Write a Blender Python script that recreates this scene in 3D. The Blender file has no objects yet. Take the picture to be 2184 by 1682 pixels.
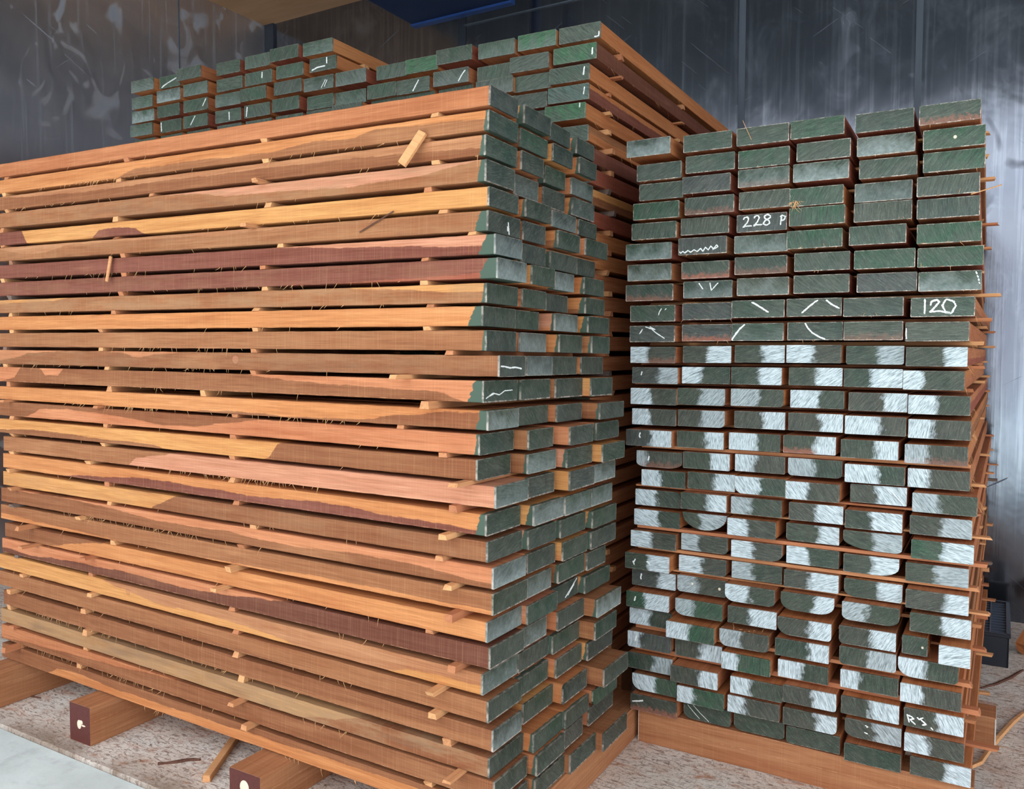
import bpy, bmesh, math, random
from mathutils import Vector, Matrix

sc = bpy.context.scene
COL = sc.collection
CAMZ = 1.27

# ---------------------------------------------------------------- camera
cam_d = bpy.data.cameras.new('camera')
cam = bpy.data.objects.new('camera', cam_d)
COL.objects.link(cam)
cam_d.sensor_width = 36.0
cam_d.lens = 1778.6 / 2184.0 * 36.0
cam_d.clip_start = 0.05
cam_d.clip_end = 200.0
cam.matrix_world = (Matrix.Translation((0, 0, CAMZ)) @ Matrix.Rotation(math.pi / 2 - 0.05156, 4, 'X')
                    @ Matrix.Rotation(0.0028, 4, 'Z'))
sc.camera = cam

# ---------------------------------------------------------------- sky and exposure
SKY_STRENGTH = 1.5
world = bpy.data.worlds.new('overcast_sky')
sc.world = world
world.use_nodes = True
wn = world.node_tree
wn.nodes.clear()
w_out = wn.nodes.new('ShaderNodeOutputWorld')
w_bg = wn.nodes.new('ShaderNodeBackground')
w_tc = wn.nodes.new('ShaderNodeTexCoord')
w_sep = wn.nodes.new('ShaderNodeSeparateXYZ')
w_rmp = wn.nodes.new('ShaderNodeValToRGB')
wn.links.new(w_tc.outputs['Generated'], w_sep.inputs[0])
wn.links.new(w_sep.outputs['Z'], w_rmp.inputs[0])
el = w_rmp.color_ramp.elements
el[0].position = 0.0
el[0].color = (0.70, 0.73, 0.78, 1)
el[1].position = 0.55
el[1].color = (1.22, 1.28, 1.34, 1)
wn.links.new(w_rmp.outputs[0], w_bg.inputs[0])
w_bg.inputs[1].default_value = SKY_STRENGTH
wn.links.new(w_bg.outputs[0], w_out.inputs[0])
sc.view_settings.view_transform = 'Standard'
sc.view_settings.look = 'None'
sc.view_settings.gamma = 1.0
sc.view_settings.use_curve_mapping = False
sc.view_settings.exposure = 0.9

# sun high behind the photographer: it reaches the yard but not under the roof
sun_d = bpy.data.lights.new('sun', 'SUN')
sun_d.energy = 3.2
sun_d.angle = math.radians(1.0)
sun_d.color = (1.0, 0.95, 0.88)
sun = bpy.data.objects.new('sun', sun_d)
COL.objects.link(sun)
sun.rotation_euler = Vector((0.09, 0.15, -1.0)).to_track_quat('-Z', 'Y').to_euler()

# ---------------------------------------------------------------- axes of the shed (e = along the back wall, n = into the shed)
YAW = -0.53
def ax(yaw):
    return Vector((math.cos(yaw), math.sin(yaw), 0)), Vector((-math.sin(yaw), math.cos(yaw), 0))
E0, N0 = ax(YAW)
def en(e, n, z=0.0):
    return E0 * e + N0 * n + Vector((0, 0, z))
ROT0 = YAW

def lin(c):
    return tuple(((v / 255.0) / 12.92 if v <= 10 else (((v / 255.0) + 0.055) / 1.055) ** 2.4) for v in c)

# ---------------------------------------------------------------- node helpers
class NT:
    def __init__(s, name):
        s.m = bpy.data.materials.new(name)
        s.m.use_nodes = True
        s.t = s.m.node_tree
        s.t.nodes.clear()
        s.out = s.t.nodes.new('ShaderNodeOutputMaterial')
        s.b = s.t.nodes.new('ShaderNodeBsdfPrincipled')
        s.t.links.new(s.b.outputs[0], s.out.inputs[0])
    def put(s, sock, v):
        if isinstance(v, bpy.types.NodeSocket):
            s.t.links.new(v, sock)
        elif isinstance(v, (int, float)):
            try:
                sock.default_value = v
            except TypeError:
                sock.default_value = (v, v, v)
        else:
            v = tuple(v)
            if len(sock.default_value) == 4 and len(v) == 3:
                v = v + (1.0,)
            sock.default_value = v
    def math(s, op, a, b=0.0, c=None, clamp=False):
        n = s.t.nodes.new('ShaderNodeMath'); n.operation = op; n.use_clamp = clamp
        s.put(n.inputs[0], a); s.put(n.inputs[1], b)
        if c is not None: s.put(n.inputs[2], c)
        return n.outputs[0]
    def vmath(s, op, a, b=(0, 0, 0)):
        n = s.t.nodes.new('ShaderNodeVectorMath'); n.operation = op
        s.put(n.inputs[0], a); s.put(n.inputs[1], b)
        return n.outputs[0]
    def mix(s, f, a, b, mode='MIX'):
        n = s.t.nodes.new('ShaderNodeMix'); n.data_type = 'RGBA'; n.blend_type = mode
        s.put(n.inputs[0], f); s.put(n.inputs[6], a); s.put(n.inputs[7], b)
        return n.outputs[2]
    def rng(s, v, a, b, c=0.0, d=1.0):
        n = s.t.nodes.new('ShaderNodeMapRange'); n.clamp = True
        s.put(n.inputs[0], v); s.put(n.inputs[1], a); s.put(n.inputs[2], b); s.put(n.inputs[3], c); s.put(n.inputs[4], d)
        return n.outputs[0]
    def noise(s, vec, scale=1.0, detail=3.0, rough=0.55, dist=0.0, color=False):
        n = s.t.nodes.new('ShaderNodeTexNoise')
        s.put(n.inputs['Vector'], vec); s.put(n.inputs['Scale'], scale); s.put(n.inputs['Detail'], detail)
        s.put(n.inputs['Roughness'], rough); s.put(n.inputs['Distortion'], dist)
        return n.outputs[1] if color else n.outputs[0]
    def obj(s):
        n = s.t.nodes.new('ShaderNodeTexCoord'); return n.outputs['Object']
    def attr(s, name, typ='OBJECT', out='Fac'):
        n = s.t.nodes.new('ShaderNodeAttribute'); n.attribute_type = typ; n.attribute_name = name
        return n.outputs[out]
    def sep(s, v):
        n = s.t.nodes.new('ShaderNodeSeparateXYZ'); s.put(n.inputs[0], v); return n.outputs
    def comb(s, x, y, z):
        n = s.t.nodes.new('ShaderNodeCombineXYZ'); s.put(n.inputs[0], x); s.put(n.inputs[1], y); s.put(n.inputs[2], z); return n.outputs[0]
    def bump(s, h, strength=0.3, dist=0.002):
        n = s.t.nodes.new('ShaderNodeBump'); n.inputs['Strength'].default_value = strength; n.inputs['Distance'].default_value = dist
        s.put(n.inputs['Height'], h); s.t.links.new(n.outputs[0], s.b.inputs['Normal'])
    def fin(s, col, rough=0.7, spec=0.3):
        s.put(s.b.inputs['Base Color'], col); s.put(s.b.inputs['Roughness'], rough); s.put(s.b.inputs['Specular IOR Level'], spec)
        return s.m

GREEN = lin((52, 84, 62))
WHITE = lin((205, 218, 224))

def mat_wood(name='sawn_hardwood'):
    m = NT(name)
    o = m.obj()
    seed = m.attr('seed')
    off = m.comb(m.math('MULTIPLY', seed, 13.7), m.math('MULTIPLY', seed, 7.3), m.math('MULTIPLY', seed, 3.1))
    p = m.vmath('ADD', o, off)
    x, y, z = m.sep(o)[0:3]
    v = m.math('DIVIDE', m.math('MULTIPLY', z, -1.0), 0.05)
    bh = m.attr('bh', 'GEOMETRY')
    n1 = m.noise(m.vmath('MULTIPLY', p, (6, 5, 25)), 1.0, 3)
    n2 = m.noise(m.vmath('MULTIPLY', p, (60, 40, 160)), 1.0, 3)
    edge = m.math('ADD', m.math('SUBTRACT', bh, v), m.math('ADD', m.math('MULTIPLY', m.math('SUBTRACT', n1, 0.5), 0.34),
                  m.math('MULTIPLY', m.math('SUBTRACT', n2, 0.5), 0.14)))
    msk = m.rng(edge, -0.015, 0.03)
    col = m.mix(msk, m.attr('cB', out='Color'), m.attr('cA', out='Color'))
    # streaky grain along the length
    g1 = m.noise(m.vmath('MULTIPLY', p, (60, 2.2, 60)), 1.0, 5, 0.6, 0.3)
    g2 = m.noise(m.vmath('MULTIPLY', p, (330, 9, 330)), 1.0, 3, 0.6)
    blot = m.noise(m.vmath('MULTIPLY', p, (5, 1.6, 9)), 1.0, 4, 0.6)
    saw = m.noise(m.vmath('MULTIPLY', p, (4, 330, 4)), 1.0, 2, 0.6)
    col = m.mix(m.rng(g1, 0.35, 0.75, 0.0, 0.75), col, m.mix(1.0, col, lin((210, 184, 166)), 'MULTIPLY'))
    col = m.mix(m.rng(blot, 0.5, 0.75, 0.0, 0.55), col, m.mix(1.0, col, lin((228, 198, 182)), 'MULTIPLY'))
    col = m.mix(m.rng(blot, 0.28, 0.42, 0.22, 0.0), col, lin((214, 158, 112)))
    ky = m.math('SUBTRACT', y, m.attr('ky')); kz = m.math('SUBTRACT', z, m.attr('kz'))
    kd = m.math('DIVIDE', m.math('SQRT', m.math('ADD', m.math('MULTIPLY', ky, ky), m.math('MULTIPLY', kz, kz))), m.math('MAXIMUM', m.attr('kr'), 0.0001))
    kd = m.math('ADD', kd, m.math('MULTIPLY', m.math('SUBTRACT', n2, 0.5), 0.5))
    ring = m.math('FRACT', m.math('MULTIPLY', kd, 3.0))
    col = m.mix(m.math('MULTIPLY', m.rng(kd, 0.9, 1.1, 0.8, 0.0), m.rng(ring, 0.2, 0.8, 0.6, 1.0)), col, lin((178, 118, 90)))
    col = m.mix(m.rng(kd, 0.95, 1.05, 0.0, 1.0), col, m.mix(m.rng(kd, 1.05, 1.5, 0.45, 0.0), col, lin((120, 70, 56))))
    col = m.mix(m.rng(g2, 0.3, 0.7, 0.0, 0.4), col, m.mix(1.0, col, lin((150, 120, 105)), 'MULTIPLY'))
    col = m.mix(m.rng(saw, 0.52, 0.75, 0.0, 0.10), col, lin((226, 178, 130)))
    # pale furry edges of the sawn arris
    tn = m.t.nodes.new('ShaderNodeTexCoord')
    nz = m.math('ABSOLUTE', m.sep(tn.outputs['Normal'])[2])
    ed = m.math('SUBTRACT', m.math('ABSOLUTE', m.math('SUBTRACT', v, 0.5)), m.rng(nz, 0.5, 0.9, 0.0, 1.0))
    fz = m.noise(m.vmath('MULTIPLY', p, (120, 60, 200)), 1.0, 2)
    col = m.mix(m.math('MULTIPLY', m.math('MULTIPLY', m.rng(ed, 0.47, 0.5), m.rng(ed, 0.52, 0.56, 1.0, 0.0)), m.rng(fz, 0.45, 0.7, 0.0, 0.5)), col, lin((225, 170, 125)))
    # weathered grey and mould where the board has it
    wz = m.noise(m.vmath('MULTIPLY', p, (8, 7, 30)), 1.0, 4, 0.65)
    wgrey = m.math('MULTIPLY', m.attr('grey'), m.rng(wz, 0.42, 0.62))
    col = m.mix(wgrey, col, lin((156, 120, 88)))
    col = m.mix(m.math('MULTIPLY', m.attr('grey'), m.rng(blot, 0.56, 0.66, 0.0, 0.8)), col, lin((124, 98, 76)))
    # end paint that ran a little round the corner
    ra = m.noise(m.vmath('MULTIPLY', p, (30, 10, 60)), 1.0, 4)
    bl = m.math('MULTIPLY', m.attr('bleed'), m.math('ADD', 0.25, m.math('ADD', m.math('MULTIPLY', ra, 0.9), m.math('MULTIPLY', v, 0.55))))
    col = m.mix(m.rng(m.math('SUBTRACT', bl, y), -0.0005, 0.0015), col, lin((72, 88, 76)))
    h = m.math('ADD', m.math('MULTIPLY', g2, 0.6), m.math('ADD', m.math('MULTIPLY', g1, 0.5), m.math('MULTIPLY', saw, 0.35)))
    m.bump(h, 0.35, 0.0015)
    return m.fin(col, 0.78, 0.22)

def mat_end():
    m = NT('green_end_sealer')
    o = m.obj()
    seed = m.attr('seed')
    off = m.comb(m.math('MULTIPLY', seed, 11.3), m.math('MULTIPLY', seed, 5.1), m.math('MULTIPLY', seed, 9.7))
    p = m.vmath('ADD', o, off)
    x, y, z = m.sep(o)[0:3]
    w = m.attr('wid')
    u = m.math('DIVIDE', x, w)
    v = m.math('DIVIDE', m.math('MULTIPLY', z, -1.0), 0.05)
    # brush strokes in a direction of the board's own
    rot = m.t.nodes.new('ShaderNodeVectorRotate'); rot.rotation_type = 'Y_AXIS'
    m.put(rot.inputs['Vector'], p); m.put(rot.inputs['Angle'], m.math('MULTIPLY', seed, 37.0))
    rp = rot.outputs[0]
    br = m.noise(m.vmath('MULTIPLY', rp, (55, 20, 620)), 1.0, 3, 0.6, 0.25)
    br2 = m.noise(m.vmath('MULTIPLY', rp, (25, 20, 240)), 1.0, 4, 0.6, 0.4)
    sp = m.noise(p, 420.0, 3, 0.7)
    sp2 = m.noise(p, 95.0, 4, 0.65)
    big = m.noise(p, 20.0, 3, 0.6, 0.3)
    g = m.attr('gc', out='Color')
    col = m.mix(m.rng(big, 0.38, 0.62, 0.0, 0.75), g, m.mix(0.6, g, lin((78, 74, 64))))
    col = m.mix(m.rng(sp2, 0.45, 0.75, 0.0, 0.45), col, m.mix(0.5, col, lin((40, 96, 66))))
    col = m.mix(m.rng(br, 0.5, 0.78, 0.0, 0.34), col, lin((138, 152, 138)))
    col = m.mix(m.rng(br2, 0.32, 0.6, 0.75, 0.0), col, lin((30, 38, 34)))
    col = m.mix(m.rng(sp, 0.55, 0.8, 0.0, 0.35), col, lin((150, 148, 132)))
    # bare reddish wood showing near some edges
    bare = m.math('MULTIPLY', m.attr('bare'), m.rng(m.math('ADD', m.math('MULTIPLY', v, 0.8), m.math('MULTIPLY', sp2, 0.9)), 0.95, 1.15))
    col = m.mix(bare, col, lin((150, 86, 64)))
    # hazy whitish bloom low on the face
    hz = m.math('MULTIPLY', m.attr('haze'), m.rng(m.math('ADD', m.math('MULTIPLY', big, 0.9), m.math('MULTIPLY', v, 0.45)), 0.42, 0.85))
    col = m.mix(m.math('MULTIPLY', hz, m.rng(sp2, 0.3, 0.7, 0.45, 0.95)), col, lin((150, 162, 160)))
    # the white brushed half
    ps = m.attr('ps')
    n = m.math('ADD', m.math('MULTIPLY', m.math('SUBTRACT', m.noise(p, 42.0, 2), 0.5), 0.3), m.math('MULTIPLY', m.math('SUBTRACT', br, 0.5), 0.14))
    n = m.math('ADD', n, m.math('MULTIPLY', m.math('SUBTRACT', sp, 0.5), 0.05))
    d = m.math('ADD', m.math('MULTIPLY', ps, m.math('SUBTRACT', u, m.attr('pe'))), n)
    pm = m.math('MULTIPLY', m.rng(d, -0.03, 0.075), m.math('ABSOLUTE', ps))
    pm = m.math('MULTIPLY', pm, m.attr('pw'))
    pm = m.math('MULTIPLY', pm, m.rng(m.math('ADD', m.math('MULTIPLY', br2, 0.5), m.math('MULTIPLY', br, 0.5)), 0.28, 0.54, 0.25, 1.0))
    col = m.mix(pm, col, m.mix(m.rng(br, 0.3, 0.6), lin((146, 162, 166)), lin((206, 217, 222))))
    # crumbly pale rim where the saw tore the paint
    eu = m.math('MULTIPLY', m.math('SUBTRACT', 0.5, m.math('ABSOLUTE', m.math('SUBTRACT', u, 0.5))), w)
    ev = m.math('MULTIPLY', m.math('SUBTRACT', 0.5, m.math('ABSOLUTE', m.math('SUBTRACT', v, 0.5))), 0.05)
    ee = m.math('MINIMUM', eu, ev)
    rim = m.math('ADD', ee, m.math('MULTIPLY', m.math('SUBTRACT', m.noise(p, 260.0, 3, 0.7), 0.5), 0.006))
    low = m.rng(v, 0.2, 0.9, 0.55, 1.0)
    col = m.mix(m.math('MULTIPLY', m.rng(rim, 0.0004, 0.0012, 1.0, 0.0), m.math('MULTIPLY', m.math('MULTIPLY', low, m.attr('rim')), m.rng(m.noise(p, 55.0, 2), 0.42, 0.6, 0.15, 1.0))), col, lin((214, 196, 182)))
    m.bump(m.math('ADD', br, m.math('MULTIPLY', sp, 0.5)), 0.3, 0.001)
    return m.fin(col, m.rng(pm, 0.0, 1.0, 0.55, 0.7), 0.35)

def mat_simple(name, c, rough=0.7, spec=0.3, var=0.2, scale=(40, 40, 40), dark=(0.6, 0.6, 0.6), bump=0.2):
    m = NT(name)
    p = m.obj()
    n = m.noise(m.vmath('MULTIPLY', p, scale), 1.0, 4, 0.6)
    cc = lin(c)
    col = m.mix(m.rng(n, 0.35, 0.7, 0.0, var * 2), cc, tuple(a * b for a, b in zip(cc, dark)))
    m.bump(n, bump, 0.001)
    return m.fin(col, rough, spec)

def mat_stick():
    m = NT('spacer_stick_wood')
    o = m.obj(); seed = m.attr('seed')
    p = m.vmath('ADD', o, m.comb(seed, m.math('MULTIPLY', seed, 3.0), seed))
    n = m.noise(m.vmath('MULTIPLY', p, (8, 200, 200)), 1.0, 4, 0.6)
    base = m.mix(m.rng(m.math('FRACT', m.math('MULTIPLY', seed, 5.37)), 0.2, 0.9), lin((222, 168, 118)), lin((186, 122, 86)))
    base = m.mix(m.rng(m.math('FRACT', m.math('MULTIPLY', seed, 9.13)), 0.85, 0.9), base, lin((120, 104, 96)))
    col = m.mix(m.rng(n, 0.3, 0.7, 0.0, 0.5), base, m.mix(1.0, base, lin((190, 160, 140)), 'MULTIPLY'))
    m.bump(n, 0.3, 0.001)
    return m.fin(col, 0.8, 0.2)

def mat_wall(left=False):
    m = NT('dark_film_faced_panel_sheen' if left else 'dark_film_faced_panel')
    o = m.obj()
    x, y, z = m.sep(o)[0:3]
    drip = m.noise(m.vmath('MULTIPLY', o, (38, 38, 1.1)), 1.0, 4, 0.6)
    cloud = m.noise(o, 1.3, 4, 0.6, 0.6)
    cloud2 = m.noise(m.vmath('MULTIPLY', o, (3.2, 3.2, 2.2)), 1.0, 5, 0.7, 0.8)
    smear = m.noise(m.vmath('MULTIPLY', m.vmath('ADD', o, (5, 2, 9)), (4.5, 4.5, 3.0)), 1.0, 2, 0.4, 1.5)
    base = m.mix(m.rng(cloud, 0.35, 0.65), lin((190, 188, 194) if left else (110, 116, 128)), lin((214, 208, 208) if left else (130, 135, 144)))  # left wall's paler base stands in for the bright reflections on it
    base = m.mix(m.rng(drip, 0.5, 0.75, 0.0, 0.4), base, lin((186, 192, 204)))
    base = m.mix(m.rng(cloud2, 0.54, 0.72, 0.0, 0.4), base, lin((170, 178, 190)))
    # dull smears of dried dust and glue lie on the metal and scatter light
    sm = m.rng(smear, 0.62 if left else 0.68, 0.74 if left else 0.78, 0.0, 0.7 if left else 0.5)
    for k, (sx, sz, th) in enumerate(((2.2, 60.0, 0.72), (1.4, 110.0, 0.735))):
        rt = m.t.nodes.new('ShaderNodeVectorRotate'); rt.rotation_type = 'Y_AXIS' if not left else 'X_AXIS'
        m.put(rt.inputs['Vector'], m.vmath('ADD', o, (k * 3.0, 0, k * 7.0))); rt.inputs['Angle'].default_value = 0.5 + k * 1.9
        sc_ = m.noise(m.vmath('MULTIPLY', rt.outputs[0], (sx, sx, sz)), 1.0, 2, 0.5, 0.6)
        sm = m.math('MAXIMUM', sm, m.rng(sc_, th, th + 0.02, 0.0, 0.7))
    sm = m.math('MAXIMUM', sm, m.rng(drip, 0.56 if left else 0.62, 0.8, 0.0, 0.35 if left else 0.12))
    sm = m.math('MAXIMUM', sm, m.rng(cloud2, 0.6, 0.8, 0.0, 0.10))
    base = m.mix(sm, base, lin((128, 138, 154) if left else (62, 68, 80)))  # left smear tint also carries that wall's bluish reflected sheen
    m.put(m.b.inputs['Metallic'], m.rng(sm, 0.0, 1.0, 0.94, 0.1))
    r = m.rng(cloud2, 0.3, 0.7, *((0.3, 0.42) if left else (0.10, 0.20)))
    r = m.math('ADD', r, m.math('MULTIPLY', sm, 0.35))
    m.bump(m.math('ADD', m.math('MULTIPLY', cloud, 1.0), m.math('MULTIPLY', drip, 0.1)), 0.25, 0.01)
    return m.fin(base, r, 0.4)

def mat_floor():
    m = NT('whitened_wood_floor')
    o = m.obj()
    w = m.noise(o, 7.0, 3, 0.6, color=True)
    q = m.vmath('ADD', o, m.vmath('MULTIPLY', w, (0.05, 0.05, 0.0)))
    f1 = m.noise(m.vmath('MULTIPLY', q, (35, 120, 1)), 1.0, 4, 0.7, 0.8)
    f2 = m.noise(m.vmath('MULTIPLY', q, (130, 45, 1)), 1.0, 4, 0.7, 0.8)
    sp = m.noise(o, 190.0, 3, 0.75)
    big = m.noise(o, 3.2, 4, 0.6)
    org = m.noise(m.vmath('MULTIPLY', o, (9, 22, 1)), 1.0, 5, 0.7, 0.6)
    x, y, z = m.sep(o)[0:3]
    base = m.mix(m.rng(big, 0.35, 0.65), lin((228, 222, 214)), lin((216, 198, 184)))
    base = m.mix(m.rng(f1, 0.5, 0.62, 0.0, 0.85), base, lin((128, 100, 84)))
    base = m.mix(m.rng(f2, 0.55, 0.68, 0.0, 0.7), base, lin((112, 92, 80)))
    base = m.mix(m.rng(sp, 0.56, 0.7, 0.0, 0.55), base, lin((92, 78, 70)))
    base = m.mix(m.rng(org, 0.54, 0.7, 0.0, 0.75), base, lin((176, 112, 72)))
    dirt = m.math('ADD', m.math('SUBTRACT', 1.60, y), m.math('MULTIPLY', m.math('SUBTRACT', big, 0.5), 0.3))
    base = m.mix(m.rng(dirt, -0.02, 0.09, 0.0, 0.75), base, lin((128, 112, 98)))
    m.bump(m.math('ADD', f1, sp), 0.5, 0.002)
    return m.fin(base, 0.9, 0.15)

def mat_concrete():
    m = NT('pale_concrete')
    o = m.obj()
    a = m.noise(o, 5.0, 5, 0.65); b = m.noise(o, 60.0, 4, 0.7); c = m.noise(o, 16.0, 4, 0.6)
    base = m.mix(m.rng(a, 0.35, 0.65), lin((214, 226, 226)), lin((196, 208, 208)))
    base = m.mix(m.rng(b, 0.5, 0.75, 0.0, 0.35), base, lin((205, 214, 214)))
    base = m.mix(m.rng(c, 0.55, 0.75, 0.0, 0.3), base, lin((130, 138, 142)))
    m.bump(b, 0.3, 0.002)
    return m.fin(base, 0.8, 0.3)

WOOD = mat_wood()
END = mat_end()
STICK = mat_stick()
CHALK = mat_simple('chalk', (236, 238, 236), 0.9, 0.1, 0.25, (500, 500, 500), (0.7, 0.7, 0.7))
SPLINT = mat_simple('torn_wood_fibre', (228, 172, 118), 0.8, 0.2, 0.2, (90, 90, 90))
WALLM = mat_wall(False)
WALLL = mat_wall(True)
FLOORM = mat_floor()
CONC = mat_concrete()
PLYC = mat_simple('brown_plywood_ceiling', (176, 136, 102), 0.75, 0.25, 0.3, (2, 7, 2), (0.6, 0.55, 0.5))
BLUE = mat_simple('blue_painted_steel', (22, 60, 122), 0.5, 0.5, 0.15, (8, 8, 8))
BLUESHADE = mat_simple('blue_steel_shaded', (14, 36, 74), 0.6, 0.4, 0.15, (8, 8, 8))  # same blue darkened as shade; the flange keeps the lighter, lit copy
ROOFM = mat_simple('unseen_dark_roof', (22, 23, 27), 0.6, 0.2, 0.3, (3, 9, 3), (0.6, 0.6, 0.6))  # unseen roof, made this dark to keep the wall reflections dark
TRIM = mat_simple('grey_joint_strip', (78, 86, 98), 0.5, 0.5, 0.25, (30, 30, 4))
DARKTRIM = mat_simple('dark_corner_strip', (42, 48, 60), 0.4, 0.5, 0.2, (30, 30, 4))
CRATEM = mat_simple('black_plastic', (26, 31, 42), 0.45, 0.5, 0.2, (30, 30, 30))
REDEND = mat_simple('red_brown_sealer', (92, 42, 36), 0.55, 0.4, 0.3, (90, 90, 90), (0.5, 0.5, 0.5))
BARK = mat_simple('dry_bark', (104, 72, 60), 0.9, 0.1, 0.4, (120, 30, 60), (0.5, 0.5, 0.5), 0.6)
PLASTW = mat_simple('white_wax_dab', (226, 214, 190), 0.6, 0.3, 0.2, (200, 200, 200), (0.8, 0.75, 0.7))
WHITEPAINT = mat_simple('white_edge_paint', (222, 220, 212), 0.7, 0.3, 0.2, (90, 90, 90), (0.75, 0.7, 0.65))

# ---------------------------------------------------------------- object helpers
def link(name, me, mat=None, parent=None):
    o = bpy.data.objects.new(name, me)
    COL.objects.link(o)
    if mat is not None and me is not None:
        me.materials.append(mat)
    if parent is not None:
        o.parent = parent
    return o

def tag(o, label=None, cat=None, group=None, kind=None):
    if label: o['label'] = label
    if cat: o['category'] = cat
    if group: o['group'] = group
    if kind: o['kind'] = kind
    return o

def mesh_of(verts, faces, name='m'):
    me = bpy.data.meshes.new(name)
    me.from_pydata([tuple(v) for v in verts], [], faces)
    me.update()
    return me

def box_data(x0, x1, y0, y1, z0, z1, b=0.0):
    """box with chamfered corners all round (verts, faces)"""
    bm = bmesh.new()
    bmesh.ops.create_cube(bm, size=1.0)
    for v in bm.verts:
        v.co = Vector((x0 + (v.co.x + .5) * (x1 - x0), y0 + (v.co.y + .5) * (y1 - y0), z0 + (v.co.z + .5) * (z1 - z0)))
    if b > 0:
        bmesh.ops.bevel(bm, geom=list(bm.edges), offset=b, segments=1, affect='EDGES', clamp_overlap=True)
    bmesh.ops.recalc_face_normals(bm, faces=list(bm.faces))
    return bm

def box_obj(name, mat, parent, x0, x1, y0, y1, z0, z1, b=0.002):
    bm = box_data(x0, x1, y0, y1, z0, z1, b)
    me = bpy.data.meshes.new(name)
    bm.to_mesh(me); bm.free()
    return link(name, me, mat, parent)

def multi_box(name, mat, parent, boxes, b=0.0):
    bm = bmesh.new()
    for bx in boxes:
        t = box_data(*bx, b)
        me = bpy.data.meshes.new('t'); t.to_mesh(me); t.free()
        bm.from_mesh(me); bpy.data.meshes.remove(me)
    me = bpy.data.meshes.new(name)
    bm.to_mesh(me); bm.free()
    return link(name, me, mat, parent)

def ribbon(name, mat, parent, lines, plane='XZ', depth=0.0, w=0.0022, rough=0.35, rnd=None, thick=0.0006):
    """flat drawn strokes: every stroke is a list of (x, z) points in metres; lies at y = depth"""
    rnd = rnd or random.Random(3)
    V, F = [], []
    for ln in lines:
        pts = []
        for (a, b) in zip(ln, ln[1:]):
            L = math.hypot(b[0] - a[0], b[1] - a[1]); k = max(1, int(L / 0.0022))
            for i in range(k):
                t = i / k; pts.append((a[0] + (b[0] - a[0]) * t, a[1] + (b[1] - a[1]) * t))
        pts.append(ln[-1])
        base = len(V)
        for i, p in enumerate(pts):
            q = pts[min(i + 1, len(pts) - 1)]; r = pts[max(i - 1, 0)]
            dx, dz = q[0] - r[0], q[1] - r[1]; L = math.hypot(dx, dz) or 1
            nx, nz = -dz / L, dx / L
            a = w * (1 + rnd.uniform(-rough, rough)); c = w * (1 + rnd.uniform(-rough, rough))
            if i in (0, len(pts) - 1): a *= .5; c *= .5
            V.append((p[0] + nx * a, depth - thick, p[1] + nz * a)); V.append((p[0] - nx * c, depth - thick, p[1] - nz * c))
            V.append((p[0] + nx * a, depth, p[1] + nz * a)); V.append((p[0] - nx * c, depth, p[1] - nz * c))
        for i in range(len(pts) - 1):
            j = base + i * 4
            F += [(j, j + 1, j + 5, j + 4), (j, j + 4, j + 6, j + 2), (j + 1, j + 3, j + 7, j + 5)]
    return link(name, mesh_of(V, F, name), mat, parent)

H = 0.05
def profile(w, cuts, h=H):
    """cross-section, counter-clockwise seen from the painted end; cuts: tl, tr, bl, br = (rx, rz) as fractions"""
    P = []
    def corner(cx, cz, sx, sz, key, rev):
        rx, rz = cuts.get(key, (0, 0))
        rx = max(rx * w, 0.0014); rz = max(rz * h, 0.0014)
        ccx, ccz = cx + sx * rx, cz + sz * rz
        k = 2 if rx < 0.004 else 7
        pts = []
        for i in range(k):
            t = i / (k - 1) * math.pi / 2
            pts.append((ccx - sx * rx * math.cos(t), ccz - sz * rz * math.sin(t)))
        if rev: pts.reverse()
        P.extend(pts)
    corner(0, 0, 1, -1, 'tl', False)      # left side -> top
    corner(w, 0, -1, -1, 'tr', True)
    corner(w, -h, -1, 1, 'br', False)
    corner(0, -h, 1, 1, 'bl', True)
    return P

def plank_mesh(w, length, seed, cuts={}, segs=8, bh=None, h=H, jit=0.0005):
    rnd = random.Random(seed)
    P = profile(w, cuts, h)
    n = len(P); V = []; F = []; BH = []
    for k in range(segs + 1):
        t = k / segs; y = length * t
        wob = (rnd.uniform(-jit, jit), rnd.uniform(-jit, jit)) if 0 < k < segs else (0, 0)
        for (x, z) in P:
            V.append((x + wob[0] + (rnd.uniform(-jit, jit) * .4 if k else 0), y, z + wob[1] + (rnd.uniform(-jit, jit) * .4 if k else 0)))
            BH.append(bh(1 - t) if callable(bh) else (1.5 if bh is None else bh))
    for k in range(segs):
        for i in range(n):
            j = (i + 1) % n
            F.append((k * n + i, k * n + j, (k + 1) * n + j, (k + 1) * n + i))
    F.append(tuple(range(n - 1, -1, -1)))
    F.append(tuple(segs * n + i for i in range(n)))
    me = mesh_of(V, F, 'plank')
    at = me.attributes.new('bh', 'FLOAT', 'POINT')
    at.data.foreach_set('value', BH)
    bm = bmesh.new(); bm.from_mesh(me); bmesh.ops.recalc_face_normals(bm, faces=list(bm.faces)); bm.to_mesh(me); bm.free()
    return me

def end_mesh(w, cuts={}, h=H, t=0.0014):
    P = profile(w, cuts, h)
    n = len(P)
    cx, cz = w / 2, -h / 2
    V = [(x + (0.0006 if x > cx else -0.0006), -t, z + (0.0005 if z > cz else -0.0005)) for x, z in P]
    V += [(x + (0.0006 if x > cx else -0.0006), 0.004, z + (0.0005 if z > cz else -0.0005)) for x, z in P]
    F = [tuple(range(n - 1, -1, -1))] + [(i, (i + 1) % n, n + (i + 1) % n, n + i) for i in range(n)] + [tuple(range(n, 2 * n))]
    me = mesh_of(V, F, 'painted_end')
    bm = bmesh.new(); bm.from_mesh(me); bmesh.ops.recalc_face_normals(bm, faces=list(bm.faces)); bm.to_mesh(me); bm.free()
    return me

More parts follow.
